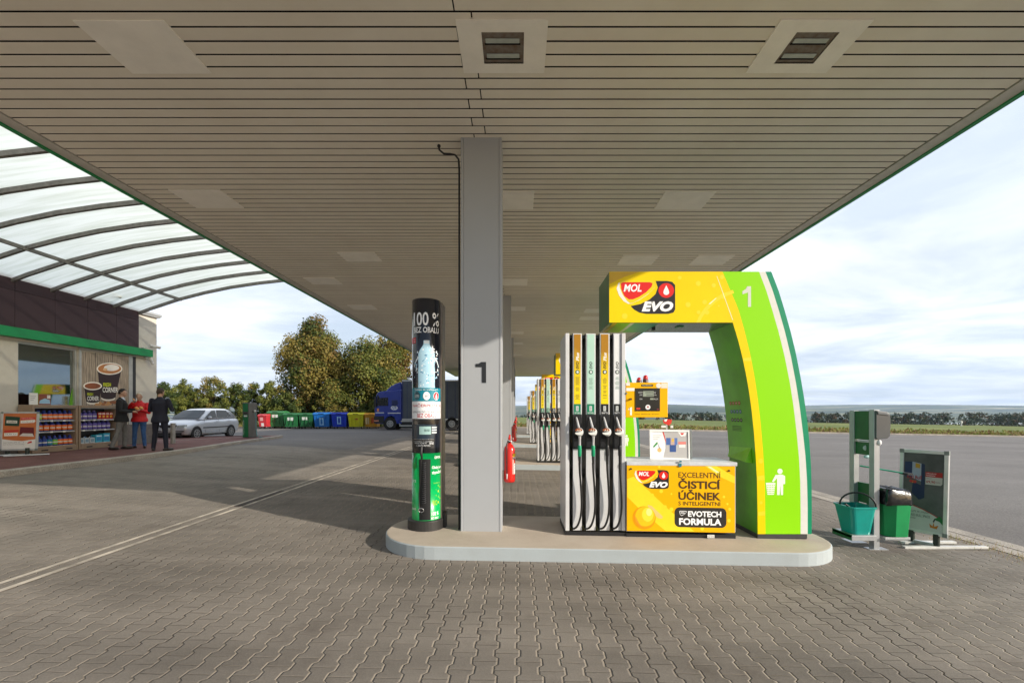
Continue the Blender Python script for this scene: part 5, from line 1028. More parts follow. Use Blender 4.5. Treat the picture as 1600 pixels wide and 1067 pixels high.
def art_l(m, fr, e, W_, h):
    m.fbox(fr, e, W_-e, e, h-e, -.01, -.003, flat('c9703a')); U = lambda q: e+q*(W_-2*e); V = lambda q: e+q*(h-2*e)
    def S(pts, c, col): m.sheet([(U(a), V(b)) for a, b in pts], fr, c, flat(col, .4))
    S([(0, .0), (1, 0), (1, .27), (.6, .22), (.3, .24), (0, .28)], -.002, 'e9e4de')
    S([(.05, .66), (.48, .64), (.5, .9), (.06, .93)], -.002, '17402e'); S([(.1, .73), (.42, .72), (.42, .80), (.1, .81)], -.0015, 'd8d2c4'); m.text('Coffee', fr, U(.14), U(.38), V(.745), V(.785), -.001, flat('2a2a2a'))
    S([(.52, .82), (.97, .84), (.97, .90), (.52, .88)], -.002, 'c8352a'); S([(.52, .72), (.93, .74), (.97, .78), (.95, .82), (.52, .80)], -.002, 'eeeae2'); S([(.05, .46), (.48, .48), (.48, .54), (.05, .53)], -.002, 'c8352a'); S([(.05, .36), (.45, .37), (.45, .46), (.05, .45)], -.002, 'eeeae2'); S([(.50, .40), (.95, .36), (.93, .60), (.52, .62)], -.002, '6a1420'); S([(.5, .36), (.95, .34), (.9, .43), (.6, .44)], -.0015, 'd8cfc6')
    m.text('SPECIÁLNÍ NABÍDKA', fr, U(.55), U(.94), V(.85), V(.87), -.001, flat('ffffff')); m.text('39,90 Kč', fr, U(.56), U(.9), V(.755), V(.785), -.001, flat('8a3a30')); m.text('29,90 Kč', fr, U(.08), U(.42), V(.395), V(.43), -.001, flat('8a3a30'))
    m.text('NATANKUJTE 30 L A', fr, U(.04), U(.66), V(.16), V(.19), -.001, flat('333333')); m.text('KUPTE KÁVU VÝHODNĚJI', fr, U(.04), U(.66), V(.11), V(.14), -.001, flat('333333')); S([(.75, .14), (.9, .17), (.88, .22), (.78, .19)], -.001, 'c8352a')
YA = 11.5; xa = lambda px: (px-CX)*YA/F
al, fr_, W_ = aboard('small silver-framed pavement sign with an orange coffee advert by the shop', (xa(28), YA, ZW), (xa(2.5), YA-.05), (xa(50), YA+.12), 1.0, EYE+(CY-704)*YA/F, 'pavement signs', art_l)
m = MB(); z = ZW
for px in (9, 40): m.tube([(xa(px), YA+.04, z+.03), (xa(px), YA+.04, z+.2)], .04, MATS['spring_black'], 10)
m.build('spring_leg', al)
m = MB()
for px in (9, 40): m.tube([(xa(px)-.25, YA-.28, z+.02), (xa(px)+.35, YA+.25, z+.02)], .022, SILV, 8)
m.tube([(xa(9), YA+.04, z+.03), (xa(40), YA+.04, z+.03)], .02, SILV, 8); m.build('base_frame', al)
# ================================================================ DISPLAY CABINETS AND GOODS
CB = mat('cabinet_tan', (.30, .215, .145), .5, var=.08, scale=3)
XCB = -13.05
def cabinet(y0, y1, lab):
    t = thing('display_cabinet', lab, 'display cabinet', (XCB-.2, (y0+y1)/2, ZW), 0, 'outdoor display cabinets')
    z1 = 1.79; m = MB(); T = .06
    m.box(XCB-.40, XCB, y0, y0+T, ZW, z1, CB); m.box(XCB-.40, XCB, y1-T, y1, ZW, z1, CB); m.box(XCB-.40, XCB, y0+T, y1-T, z1-.08, z1, CB); m.box(XCB-.40, XCB, y0+T, y1-T, ZW, ZW+.17, CB); m.box(XCB-.41, XCB-.38, y0+T, y1-T, ZW+.17, z1-.08, DARK)
    m.build('carcass', t, bevel=.012)
    for z in (1.36, 1.05, ZW+.172):
        m = MB(); m.box(XCB-.375, XCB-.05, y0+T+.002, y1-T-.002, z-.02, z, mat('shelf_black', (.05, .05, .055), .5)); m.box(XCB-.05, XCB-.045, y0+T+.002, y1-T-.002, z-.035, z+.005, mat('price_rail', (.42, .42, .44), .4))
        for q in range(3): m.box(XCB-.044, XCB-.041, y0+.15+q*.35, y0+.22+q*.35, z-.04, z+.004, flat('e8e6e0'))
        m.build('shelf', t)
    m = MB()
    for q in (.18, .72): m = MB(); m.box(XCB+.0005, XCB+.004, y0+q*(y1-y0), y0+(q+.14)*(y1-y0), ZW+.05, ZW+.085, BK); m.build('vent', t)
    m = MB(); m.box(XCB-.02, XCB-.012, y0+T, y1-T, z1-.095, z1-.085, SILV); m.build('shutter_rail', t)
    return t
ya, yb_, yc, yd = 12.05, 13.30, 13.33, 14.62
cabinet(ya, yb_, 'left tan display cabinet full of orange and blue bottles'); cabinet(yc, yd, 'right tan display cabinet with purple bottles, behind the man in the black coat')
PRO = {}
def bottle(y, z, h, body, lab_, cap, label, grp, x=XCB-.14):
    key = (h, body, lab_, cap)
    if key not in PRO:
        m = MB(); r_ = .066
        m.lathe([(0, 0), (r_, .0), (r_, h*.12), (r_, h*.121)], (0, 0, 0), flat(body), 10); m.lathe([(r_+.001, h*.12), (r_+.001, h*.62)], (0, 0, 0), flat(lab_), 10); m.lathe([(r_, h*.62), (r_*.9, h*.72), (r_*.4, h*.83), (r_*.38, h*.86)], (0, 0, 0), flat(body), 10); m.lathe([(r_*.45, h*.85), (r_*.45, h), (0, h)], (0, 0, 0), flat(cap), 10)
        m.lathe([(r_+.002, h*.30), (r_+.002, h*.42)], (0, 0, 0), flat('d8d4cc'), 6, 290, 430)
        b_o = m.build('bottle'); PRO[key] = b_o.data; bpy.data.objects.remove(b_o)
    o = bpy.data.objects.new('bottle', PRO[key]); COL.objects.link(o); o.location = (x, y, z); tag(o, label, 'bottle', grp)
ORD = ['first', 'second', 'third', 'fourth', 'fifth', 'sixth', 'seventh', 'eighth']
OR, LI, BL, TE, PU_, GRN = 'e8701c', 'a8c828', '2a4a9c', '1a8a9c', '5a4a9c', '7ab83a'
C1 = [(1.36, 'top', [LI, LI, OR, OR, OR, OR, OR, OR]), (1.05, 'middle', [PU_, OR, OR, OR, OR, OR, OR]), (ZW+.172, 'bottom', [TE, BL, BL, TE, GRN, OR, OR, OR])]
CNM = {OR: 'orange-labelled', LI: 'lime-labelled', BL: 'blue-labelled', TE: 'teal-labelled', PU_: 'purple-labelled', GRN: 'green-labelled'}
for z, nm, L_ in C1:
    n = len(L_)
    for i, c in enumerate(L_):
        bottle(ya+.13+i*(1.0/(n-1)), z, .28, '1c2f7c', c, '2c3f9c', '%s bottle, %s from left, %s shelf of the left cabinet' % (CNM[c], ORD[i], nm), 'bottles in the left display cabinet')
for z, nm, n in ((1.36, 'top', 4), (1.05, 'middle', 7)):
    for i in range(n): bottle(yc+.14+i*(.155), z, .28, '332c7a', '6a58a8', '8a80b8', 'purple bottle, %s from left, %s shelf of the right cabinet' % (ORD[i], nm), 'purple bottles in the right display cabinet')
def small(name, label, cat, grp, loc, fn):
    m = MB(); fn(m); o = m.build(name); o.location = loc; tag(o, label, cat, grp)
for i in range(4):
    def fn(m):
        m.poly([(-.055, 0), (.055, 0), (.06, .16), (.045, .22), (-.045, .22), (-.06, .16)], lambda a, b, c: (c, a, b), -.02, .02, flat('b8281c')); m.sheet([(-.03, .05), (.035, .07), (.02, .13), (-.04, .11)], lambda a, b, c: (c, a, b), .021, flat('e8b830')); m.sheet([(-.055, .16), (.055, .16), (.045, .19), (-.045, .19)], lambda a, b, c: (c, a, b), .021, flat('e8e4dc'))
    small('drink_pouch', 'red pouch, %s of four on the right cabinet top shelf' % ORD[i], 'pouch', 'red pouches in the right cabinet', (XCB-.12, yc+.77+i*.13, 1.361), fn)
for i in range(3):
    def fn(m):
        m.box(-.06, .06, -.075, .075, 0, .16, flat('b9c2c6')); m.box(.061, .063, -.05, .05, .03, .12, flat('7a98a8')); m.tube([(0, 0, .16), (0, 0, .2)], .025, flat('3a6aa0'), 10); m.tube([(0, -.05, .155), (0, -.02, .19), (0, .03, .19)], .012, flat('b9c2c6'), 6)
    small('canister', 'small white canister, %s of three on the bottom shelf of the right cabinet' % ORD[i], 'canister', 'white canisters in the right cabinet', (XCB-.14, yc+.15+i*.175, ZW+.173), fn)
for i in range(2):
    def fn(m):
        m.box(-.08, .08, -.11, .11, 0, .24+.03*i, flat('3aa8c4')); m.box(.081, .083, -.08, .08, .05, .16, flat('2a7fb0')); m.box(.081, .083, -.08, .08, .18, .21, flat('d8e8ec'))
    small('carton', ['shorter cyan carton on the bottom shelf of the right cabinet', 'taller cyan carton at the right end of the bottom shelf'][i], 'carton', 'cyan cartons in the right cabinet', (XCB-.16, yc+.72+i*.26, ZW+.173), fn)
m = MB(); fl = FR((XCB-.25, XCB*F/(60-CX)-.0, 1.795), (0, 1, 0), (0, 0, 1)); m.fbox(fl, 0, .22, 0, .32, -.01, 0, flat('e6e4e0')); m.fbox(fl, .24, .56, 0, .30, -.01, 0, flat('8a4a34')); m.sheet([(.25, .03), (.55, .03), (.53, .14), (.40, .18), (.27, .12)], fl, .002, flat('9cc0d8')); m.sheet([(.46, .18), (.55, .18), (.55, .27), (.46, .27)], fl, .002, flat('e6e0da'))
for q in range(3): m.fbox(fl, .03, .17-.03*q, .22-q*.05, .235-q*.05, .001, .002, flat('a8a8a8'))
tag(m.build('leaflet_holder'), 'white and brown leaflet sheets standing on top of the left tan cabinet', 'leaflets')
# ================================================================ AIR AND WATER POST
YQ = 20.3; xz = lambda px, Y=YQ: (px-CX)*Y/F; za = lambda py, Y=YQ: EYE+(CY-py)*Y/F; zg = zw(0, YQ)
t = thing('air_water_post', 'narrow green and steel air and water post near the tip of the pavement', 'air post', (xz(389), YQ+.1, zg))
PG = mat('post_green', (.0, .16, .04), .4); ST2 = mat('post_steel', (.12, .12, .115), .35, .5)
m = MB(); P = [(xz(379), YQ), (xz(389.5), YQ-.05), (xz(396), YQ+.28), (xz(386), YQ+.33)]
m.add([(x, y, zg) for x, y in P]+[(x, y, za(629)) for x, y in P], [(0,3,2,1),(4,5,6,7),(0,1,5,4),(1,2,6,5),(2,3,7,6),(3,0,4,7)], ST2); m.build('housing', t, bevel=.01)
fr = FR((P[0][0], P[0][1], zg), (P[1][0]-P[0][0], P[1][1]-P[0][1], 0), (0, 0, 1)); W_ = (Vector(P[1])-Vector(P[0])).length; H_ = za(629)-zg
m = MB(); m.fbox(fr, .02, W_-.02, .04, H_*.66, .001, .012, PG); m.fbox(fr, .03, W_-.03, H_*.74, H_-.04, .001, .012, PG); m.fbox(fr, .06, W_-.08, H_*.68, H_*.71, .001, .02, BK); m.fbox(fr, .08, W_-.06, H_*.60, H_*.64, .013, .015, flat('dfe6e0')); m.text('VZDUCH VODA', fr, .09, .03, .12, H_*.5, .014, flat('dfe6e0'), rot=1); m.build('front_panel', t)
m = MB(); sx = P[2][0]+.02; m.tube([(sx-.03, YQ+.12, zg+1.2), (sx+.03, YQ+.1, zg+.9), (sx+.05, YQ+.08, zg+.4), (sx+.15, YQ, zg+.06), (sx+.35, YQ-.1, zg+.03), (sx+.42, YQ-.05, zg+.03), (sx+.2, YQ+.1, zg+.04)], .016, mat('teal_hose', (.10, .26, .26), .4), 8); m.ball((sx-.02, YQ+.12, zg+1.2), .05, flat('d8d8d0')); m.build('hose', t)
# litter box between people and car
m = MB(); m.box(xz(266, 16), xz(269.5, 16), 16, 16.15, ZW-.02, za(662, 16), mat('litter_steel', (.34, .32, .29), .5, .2)); m.box(xz(265.6, 16), xz(270, 16), 15.98, 16.18, za(662, 16), za(661, 16), ALU); tag(m.build('ash_bin', bevel=.008), 'slim steel ash bin just right of the man in the dark suit', 'ash bin')
# ================================================================ WHEELIE CONTAINERS
YB_ = 37.0
def container(px, w, col, lab, kind='big', sticker=None, Y=YB_, top=645.5, dirt=None):
    x = (px-CX)*Y/F; z = G(x, Y)+.0; rc = mat('bin_'+col, col, .42, var=.12, scale=2.5); rl = mat('lid_'+col, tuple(min(1, q*1.15+.01) for q in lin(col)), .4, var=.12, scale=2)
    W_ = w*Y/F; H_ = EYE+(CY-top)*Y/F-z
    t = thing('waste_container', lab, 'waste container', (x+W_/2, Y+.5, z), 0, 'waste containers in a row along the hedge'); cx = x+W_/2
    def sec(hx, hy, z_): return ([(cx-hx, Y+.5-hy), (cx+hx, Y+.5-hy), (cx+hx, Y+.5+hy), (cx-hx, Y+.5+hy)], z_)
    m = MB(); loft(m, [sec(W_*.41, .36, z+.17), sec(W_*.47, .48, z+H_*.84), sec(W_*.50, .52, z+H_*.84), sec(W_*.50, .52, z+H_*.88)], rc)
    for q in (-.25, .0, .25): m.box(cx+q*W_-.012, cx+q*W_+.012, Y-.0, Y+.06, z+.35, z+H_*.8, rc) if kind == 'big' else None
    m.build('body', t, bevel=.02)
    m = MB(); n = 8; P = [(-.54, .0), (-.54, .03), (-.50, .06)]+[(-.5+1.02*i/n, .06+.10*math.sin(math.pi*(i/n)**.8)) for i in range(1, n+1)]+[(.54, .0)]
    m.poly(P, lambda a, b, c: (cx+c, Y+.5+a, z+H_*.88+.004+b), -W_*.5, W_*.5, rl); m.box(cx-W_*.16, cx+W_*.16, Y-.055, Y-.02, z+H_*.9, z+H_*.93, BK); m.build('lid', t, bevel=.01)
    for sx, sy in ((-.32, .22), (.32, .22), (-.32, .78), (.32, .78)):
        m = MB(); m.tube([(cx+sx*W_-.02, Y+sy, z+.09), (cx+sx*W_+.02, Y+sy, z+.09)], .088, BLACK, 12); m.box(cx+sx*W_-.035, cx+sx*W_+.035, Y+sy-.03, Y+sy+.03, z+.1, z+.19, GP); m.build('wheel', t)
    if sticker:
        m = MB(); fr = lambda a, b, c: (cx+a*W_, Y+.5-.36-(.12*((b-.17/H_)/(.84-.17/H_)))-.008-c, z+b*H_)
        for (a0, a1, b0, b1, c_) in sticker: m.add([fr(a0, b0, c_[1]), fr(a1, b0, c_[1]), fr(a1, b1, c_[1]), fr(a0, b1, c_[1])], [(0, 1, 2, 3)], flat(c_[0]))
        m.build('sticker', t, normals=False)
W0 = ('d8dcd8', 0.004)
container(402.2, 14, 'b83038', 'small red waste container at the left end of the row of bins', 'small', [(-.25, .1, .55, .78, ('d8a0a0', .004)), (-.15, .15, .18, .4, ('d8d0d0', .004))], top=647)
container(416.5, 26.5, '2f7040', 'leftmost green waste container, taller with a paler lid, behind the others', 'big', [(-.2, .15, .62, .78, W0)], Y=38.2 and 37.6, top=641.5)
container(441.5, 23.5, '22663a', 'middle green waste container with a white label', 'big', [(-.2, .2, .52, .72, W0)], top=645)
container(465.5, 23, '226038', 'rightmost green waste container, next to the light blue one', 'big', [(-.25, .12, .56, .74, W0)], top=645)
container(488.5, 26.5, '1668b4', 'light blue waste container with a pale upright label', 'big', [(-.12, .12, .22, .66, ('9cc8e8', .004)), (-.06, .06, .3, .58, ('2f78b8', .006))], top=644)
container(516.5, 25.5, '1238b8', 'deep blue waste container left of the yellow one', 'big', [(-.12, .12, .28, .74, ('9cc8e8', .004)), (-.06, .06, .36, .66, ('2048a8', .006))], top=644)
container(542.5, 26, 'd4cc18', 'yellow waste container right of the blue ones', 'big', [(-.06, .12, .55, .66, ('b86a30', .004))], top=644.5)
container(568.5, 22, 'd09018', 'orange-yellow waste container partly hidden by the truck', 'big', [(-.4, -.15, .3, .7, ('e0c890', .004)), (.0, .3, .36, .7, ('c85a28', .004))], top=645)
# ================================================================ SILVER CAR
SV = mat('car_silver', (.62, .65, .70), .3, .35, var=.03, coat=.6); TYRE = mat('tyre', (.014, .014, .015), .75); RIM = mat('rim_silver', (.42, .43, .44), .35, .6); CG = mat('car_glass', (.008, .014, .020), .06, spec=.5, var=.02); BUMP = mat('car_black_trim', (.02, .02, .022), .5)
def car():
    x0 = (306-CX)*20.66/F; yf = 20.0; z0 = G(-15, 22)+.01
    cx = x0-.80+.02
    t = thing('hatchback_car', 'silver five-door hatchback parked beyond the pavement, nose to the camera', 'car', (cx, yf+2, z0))
    S = lambda s, hw: s
    # lower body: stations along the length (s from the nose), half widths and heights
    st = [(0.00, .60, .70, .36, .50, .62), (.05, .68, .77, .25, .48, .70), (.18, .74, .81, .20, .50, .775), (.45, .79, .825, .18, .52, .84), (.95, .80, .825, .18, .55, .925), (1.30, .80, .825, .18, .56, .965), (2.2, .80, .825, .18, .57, .985), (3.0, .80, .825, .18, .58, 1.01), (3.45, .79, .82, .20, .60, 1.02), (3.80, .75, .79, .24, .60, 1.00), (3.93, .68, .74, .34, .60, .92), (3.96, .60, .68, .42, .58, .80)]
    m = MB(); vs = []; n = 10
    for s, wb, wm, zb, zm, zt in st:
        ring = [(-wb*.9, zb), (-wb, zb+.06), (-wm, zm), (-wm*.985, zm+(zt-zm)*.55), (-wm*.90, zt-.012), (wm*.90, zt-.012), (wm*.985, zm+(zt-zm)*.55), (wm, zm), (wb, zb+.06), (wb*.9, zb)]
        # crown the bonnet a little
        ring.insert(5, (0, zt+.028))
        vs += [(cx+a, yf+s, z0+b) for a, b in ring]
    n = 11
    m.add(vs, [(k*n+i, k*n+(i+1) % n, (k+1)*n+(i+1) % n, (k+1)*n+i) for k in range(len(st)-1) for i in range(n)]+[tuple(range(n)), tuple(range((len(st)-1)*n, len(st)*n))], SV, True); body = m.build('body', t)
    md = body.modifiers.new('sub', 'SUBSURF'); md.levels = 1; md.render_levels = 2
    # cabin
    cb = [(.97, .70, .70, .92, .92), (1.75, .72, .56, .93, 1.37), (2.1, .73, .58, .94, 1.435), (2.6, .73, .585, .95, 1.45), (3.1, .73, .575, .96, 1.44), (3.42, .72, .55, .97, 1.38), (3.80, .70, .62, .97, 1.0)]
    m = MB(); vs = []
    for s, wb, wt, zb, zt in cb: vs += [(cx-wb, yf+s, z0+zb), (cx-wb+(wb-wt)*.9, yf+s, z0+zb+(zt-zb)*.93), (cx-wt*.86, yf+s, z0+zt), (cx, yf+s, z0+zt+.012), (cx+wt*.86, yf+s, z0+zt), (cx+wb-(wb-wt)*.9, yf+s, z0+zb+(zt-zb)*.93), (cx+wb, yf+s, z0+zb)]
    n = 7; m.add(vs, [(k*n+i, k*n+(i+1) % n, (k+1)*n+(i+1) % n, (k+1)*n+i) for k in range(len(cb)-1) for i in range(n)]+[tuple(range(n)), tuple(range((len(cb)-1)*n, len(cb)*n))], SV, True); m.build('cabin', t)
    def sidew(s): # half width of cabin side at (s) for glass, leaning inwards
        pass
    def side(m, pts, mt, c=.012):
        for sg in (1, -1):
            vs = []
            for s, z in pts:
                k = max(0, min(1, (z-.94)/.47)); w_ = .727-(.727-.595)*k*.93
                vs.append((cx+sg*(w_+c), yf+s, z0+z))
            m.add(vs, [tuple(range(len(vs)))], mt)
    m = MB(); side(m, [(1.32, .99), (2.16, 1.005), (2.18, 1.36), (1.92, 1.345), (1.70, 1.22)], CG); m.build('front_window', t, normals=False)
    m = MB(); side(m, [(2.26, 1.008), (2.98, 1.025), (3.12, 1.20), (3.05, 1.36), (2.28, 1.375)], CG); m.build('rear_window', t, normals=False)
    m = MB(); side(m, [(3.04, 1.03), (3.34, 1.06), (3.12, 1.32)], CG, .014); m.build('quarter_window', t, normals=False)
    m = MB(); m.add([(cx-.655, yf+1.02, z0+.965), (cx+.655, yf+1.02, z0+.965), (cx+.53, yf+1.70, z0+1.348), (cx-.53, yf+1.70, z0+1.348), (cx-.0, yf+1.01, z0+.975), (cx, yf+1.69, z0+1.362)], [(0, 4, 5, 3), (4, 1, 2, 5)], CG)
    o = m.build('windscreen', t, normals=False); 
    for v in o.data.vertices: v.co.y -= .028; v.co.z += .015
    m = MB(); 
    for sg in (1, -1): m.box(cx+sg*.828-.012, cx+sg*.828+.012, yf+1.1, yf+2.95, z0+.53, z0+.575, BUMP)
    for sg in (1, -1):
        for s in (2.02, 2.86): m.box(cx+sg*.829-.012, cx+sg*.829+.014, yf+s, yf+s+.17, z0+.81, z0+.84, SV)
    m.build('side_trim', t, bevel=.006)
    m = MB()
    for s in (1.22, 2.21, 3.02):
        for sg in (1, -1): m.add([(cx+sg*.8275, yf+s, z0+.32), (cx+sg*.8275, yf+s+.014, z0+.32), (cx+sg*.775, yf+s+.014, z0+.955), (cx+sg*.775, yf+s, z0+.955)], [(0, 1, 2, 3)], BUMP)
    m.build('door_gap', t, normals=False)
    for sg in (1, -1):
        m = MB(); m.ball((cx+sg*.93, yf+1.40, z0+1.02), (.085, .055, .06), SV, 12, 8); m.tube([(cx+sg*.76, yf+1.42, z0+.99), (cx+sg*.88, yf+1.41, z0+1.0)], .025, BUMP, 6); m.build('wing_mirror', t)
        for s in (.66, 3.12):
            m = MB(); cxw = cx+sg*.74; a, b = (cxw-.09, cxw+.095)
            m.tube([(a, yf+s, z0+.295), (a+.01, yf+s, z0+.295), (b-.01, yf+s, z0+.295), (b, yf+s, z0+.295)], [.27, .295, .295, .27], TYRE, 28); w_ = m.build('wheel', t)
            m = MB(); o = cxw+sg*.098; m.tube([(o-sg*.03, yf+s, z0+.295), (o+sg*.001, yf+s, z0+.295)], .19, BUMP, 24)
            for q in range(7):
                an = q*2*math.pi/7; m.box(o-.008, o+.010, yf+s-.02, yf+s+.02, z0+.295, z0+.295+.17, RIM) if q == 0 else m.add([(o+dx, yf+s+math.cos(an)*u-math.sin(an)*v_, z0+.295+math.sin(an)*u+math.cos(an)*v_) for dx in (-.008, .010) for u, v_ in ((-.02, 0), (.02, 0), (.024, .17), (-.024, .17))], [(0,3,2,1),(4,5,6,7),(0,1,5,4),(1,2,6,5),(2,3,7,6),(3,0,4,7)], RIM)
            m.tube([(o-.004, yf+s, z0+.295), (o+sg*.014, yf+s, z0+.295)], .05, RIM, 14)
            ring_o = [(yf+s+.20*math.cos(q*.2618), z0+.295+.20*math.sin(q*.2618)) for q in range(24)]; ring_i = [(yf+s+.165*math.cos(q*.2618), z0+.295+.165*math.sin(q*.2618)) for q in range(24)]
            m.ring(ring_o, ring_i, lambda a_, b_, c_: (o+sg*c_, a_, b_), -.01, .010, RIM); m.build('rim', w_)
            m = MB(); ra = [(yf+s+.345*math.cos(R(q)), z0+.295+.345*math.sin(R(q))) for q in range(-14, 195, 11)]; m.sheet(ra, lambda a_, b_, c_: (cx+sg*(.826+c_), a_, b_), .002, BUMP); m.build('wheel_arch', t, normals=False)
    fr = FY(yf); m = MB()
    m.poly([(cx-.34, z0+.58), (cx+.34, z0+.58), (cx+.40, z0+.70), (cx-.40, z0+.70)], fr, -.02, .022, BUMP); m.poly([(cx-.36, z0+.695), (cx+.36, z0+.695), (cx+.41, z0+.715), (cx-.41, z0+.715)], fr, -.02, .03, RIM); m.build('grille', t)
    for sg in (1, -1):
        m = MB(); m.add([(cx+sg*.40, yf-.005, z0+.57), (cx+sg*.66, yf+.035, z0+.585), (cx+sg*.76, yf+.13, z0+.63), (cx+sg*.755, yf+.15, z0+.72), (cx+sg*.64, yf+.055, z0+.705), (cx+sg*.43, yf+.0, z0+.69)], [(0, 1, 4, 5), (1, 2, 3, 4)], mat('headlight_glass', (.40, .44, .46), .08, .4, coat=1), True); o = m.build('headlight', t, normals=False)
        for v in o.data.vertices: v.co.y -= .02; v.co.x += sg*.02
    m = MB(); m.poly([(cx-.56, z0+.24), (cx+.56, z0+.24), (cx+.60, z0+.36), (cx-.60, z0+.36)], fr, -.10, .012, BUMP); m.box(cx-.70, cx+.70, yf-.016, yf+.05, z0+.40, z0+.44, BUMP); m.box(cx-.26, cx+.26, yf-.035, yf-.02, z0+.43, z0+.54, flat('e4e4e0')); m.text('7B2 4185' if False else '3J5 2094', fr, cx-.21, cx+.22, z0+.455, z0+.515, .0365, flat('222222'), bold=.01); m.build('bumper_trim', t, bevel=.004)
    m = MB(); m.box(cx-.6, cx+.6, yf+.2, yf+3.8, z0+.16, z0+.3, BUMP); m.build('underbody', t)
    # the number plate letters stay on the trim
car()
# ================================================================ BLUE TRUCK
def truck():
    Y0 = 34.6; s = Y0/F; xx = lambda px: (px-CX)*s; zz = lambda py: EYE+(CY-py)*s; zg = G(-8, Y0); off = zz(671)-zg
    BLUE = mat('truck_blue', (.010, .035, .30), .3, var=.06, coat=.5); BOXM = mat('truck_curtain', (.075, .09, .115), .5, var=.12, scale=1.5, bump=.1); DBL = mat('truck_frame', (.018, .03, .12), .5)
    t = thing('lorry', 'blue box lorry with grey body standing before the waste containers', 'truck', (xx(670), Y0+1.2, zg))
    f = PXF(Y0); D = 2.45
    m = MB(); cab = [(586, 662), (585, 640), (588, 617), (590.5, 613), (595, 611.5), (627.5, 608.5), (627.5, 662), (619, 662), (616, 652), (611, 649.5), (604, 652), (600, 662)]
    m.poly(cab, f, -D, 0, BLUE); m.build('cab', t, bevel=.05, seg=3)
    m = MB(); m.poly([(600, 611.5), (609, 603), (618, 598.5), (625, 596.5), (627, 608.8)], f, -D+.25, -.25, BLUE); m.build('roof_deflector', t, bevel=.08, seg=3)
    m = MB(); m.poly([(590, 634), (592, 621.5), (606.5, 621), (606.5, 634)], f, -.01, .012, CG); m.build('side_window', t, bevel=.004)
    m = MB(); xw = xx(586.6); m.add([(xx(586.3)-.012, Y0+.15, zz(634)), (xx(586.3)-.012, Y0+D-.15, zz(634)), (xx(589.4)-.01, Y0+D-.2, zz(617.5)), (xx(589.4)-.01, Y0+.2, zz(617.5))], [(0, 1, 2, 3)], CG); m.build('windscreen', t, normals=False)
    m = MB(); m.poly([(589.5, 616), (593, 620), (591, 634), (588.3, 634)], f, .001, .01, BUMP); m.fbox(f, 585, 588.5, 636, 619.5, .03, .14, BUMP); m.build('mirror', t, bevel=.01)
    m = MB(); m.fbox(f, 587, 600, 645.5, 644, .004, .012, flat('d0d4d8')); m.fbox(f, 606, 626, 646, 644.6, .004, .012, flat('d0d4d8')); m.fbox(f, 584.4, 600, 661, 650, .001, .03, BUMP); m.fbox(f, 584.6, 592, 658.3, 656.3, .031, .04, flat('d08a70')); m.build('side_stripe', t)
    m = MB(); m.ring(ell(616, 637, 5.4, 3.4, 20), ell(616, 637, 4.2, 2.4, 20), f, .001, .006, flat('e6ebf5')); m.text('SPED', f, 612.3, 619.7, 639.4, 634.6, .004, flat('e6ebf5'), bold=.03); m.fbox(f, 589.2, 592.2, 642.5, 638, .004, .008, flat('e8904a')); m.build('door_emblem', t, normals=False)
    m = MB(); m.poly([(612, 625), (621, 625), (622, 631), (618, 635), (612, 634)], f, .001, .006, DBL); m.build('door_panel', t)
    m = MB(); m.fbox(f, 628.6, 772, 655, 594, -D, 0, BOXM); bx = m.build('box_body', t, bevel=.02)
    m = MB()
    for a, b, c, d in ((628.2, 772.5, 595.6, 593.6), (628.2, 772.5, 656.5, 654)): m.fbox(f, a, b, c, d, -.05, .02, SILV if c < 600 else SILV)
    m.fbox(f, 628.2, 630, 654, 595.6, -.05, .02, DBL); m.fbox(f, 771, 772.5, 654, 595.6, -.05, .02, DBL); m.build('edge_rail', bx)
    m = MB()
    for q in range(11): m.fbox(f, 636+q*12.5, 636.6+q*12.5, 653.5, 596, .001, .012, DBL)
    m.text('spedice', f, 740, 765, 606, 600, .004, flat('8a98a8')); m.build('curtain_strap', bx)
    m = MB(); m.fbox(f, 600, 770, 661, 656.6, -1.6, -.8, BUMP); m.fbox(f, 627, 650, 668.5, 657.5, -.55, -.05, BUMP); m.build('chassis', t)
    m = MB(); m.fbox(f, 624, 696, 658.8, 657, -.06, .0, SILV); m.fbox(f, 624, 696, 666, 664, -.06, .0, SILV)
    for px in (624.5, 652, 672, 695): m.fbox(f, px-.8, px+.8, 664, 658.8, -.05, -.01, SILV)
    m.build('side_guard', t)
    for px in (609.5, 706, 732):
        for k, off_ in enumerate((.02, -D+.35)):
            m = MB(); r_ = 10.3*s; c = (xx(px), Y0-off_, zz(671)+r_-off)
            m.tube([(c[0], c[1], c[2]), (c[0], c[1]+.02, c[2]), (c[0], c[1]+.30, c[2])], [r_*.94, r_, r_], TYRE, 28); w_ = m.build('wheel', t)
            if k == 0:
                m = MB(); m.tube([(c[0], c[1]-.012, c[2]), (c[0], c[1]+.1, c[2])], r_*.52, RIM, 20)
                for q in range(8):
                    an = q*math.pi/4; m.tube([(c[0]+.16*math.cos(an), c[1]-.035, c[2]+.16*math.sin(an)), (c[0]+.16*math.cos(an), c[1]-.01, c[2]+.16*math.sin(an))], .035, BUMP, 6)
                m.build('rim', w_)
    for c in t.children:
        pass
    t.location.z -= 0
truck()
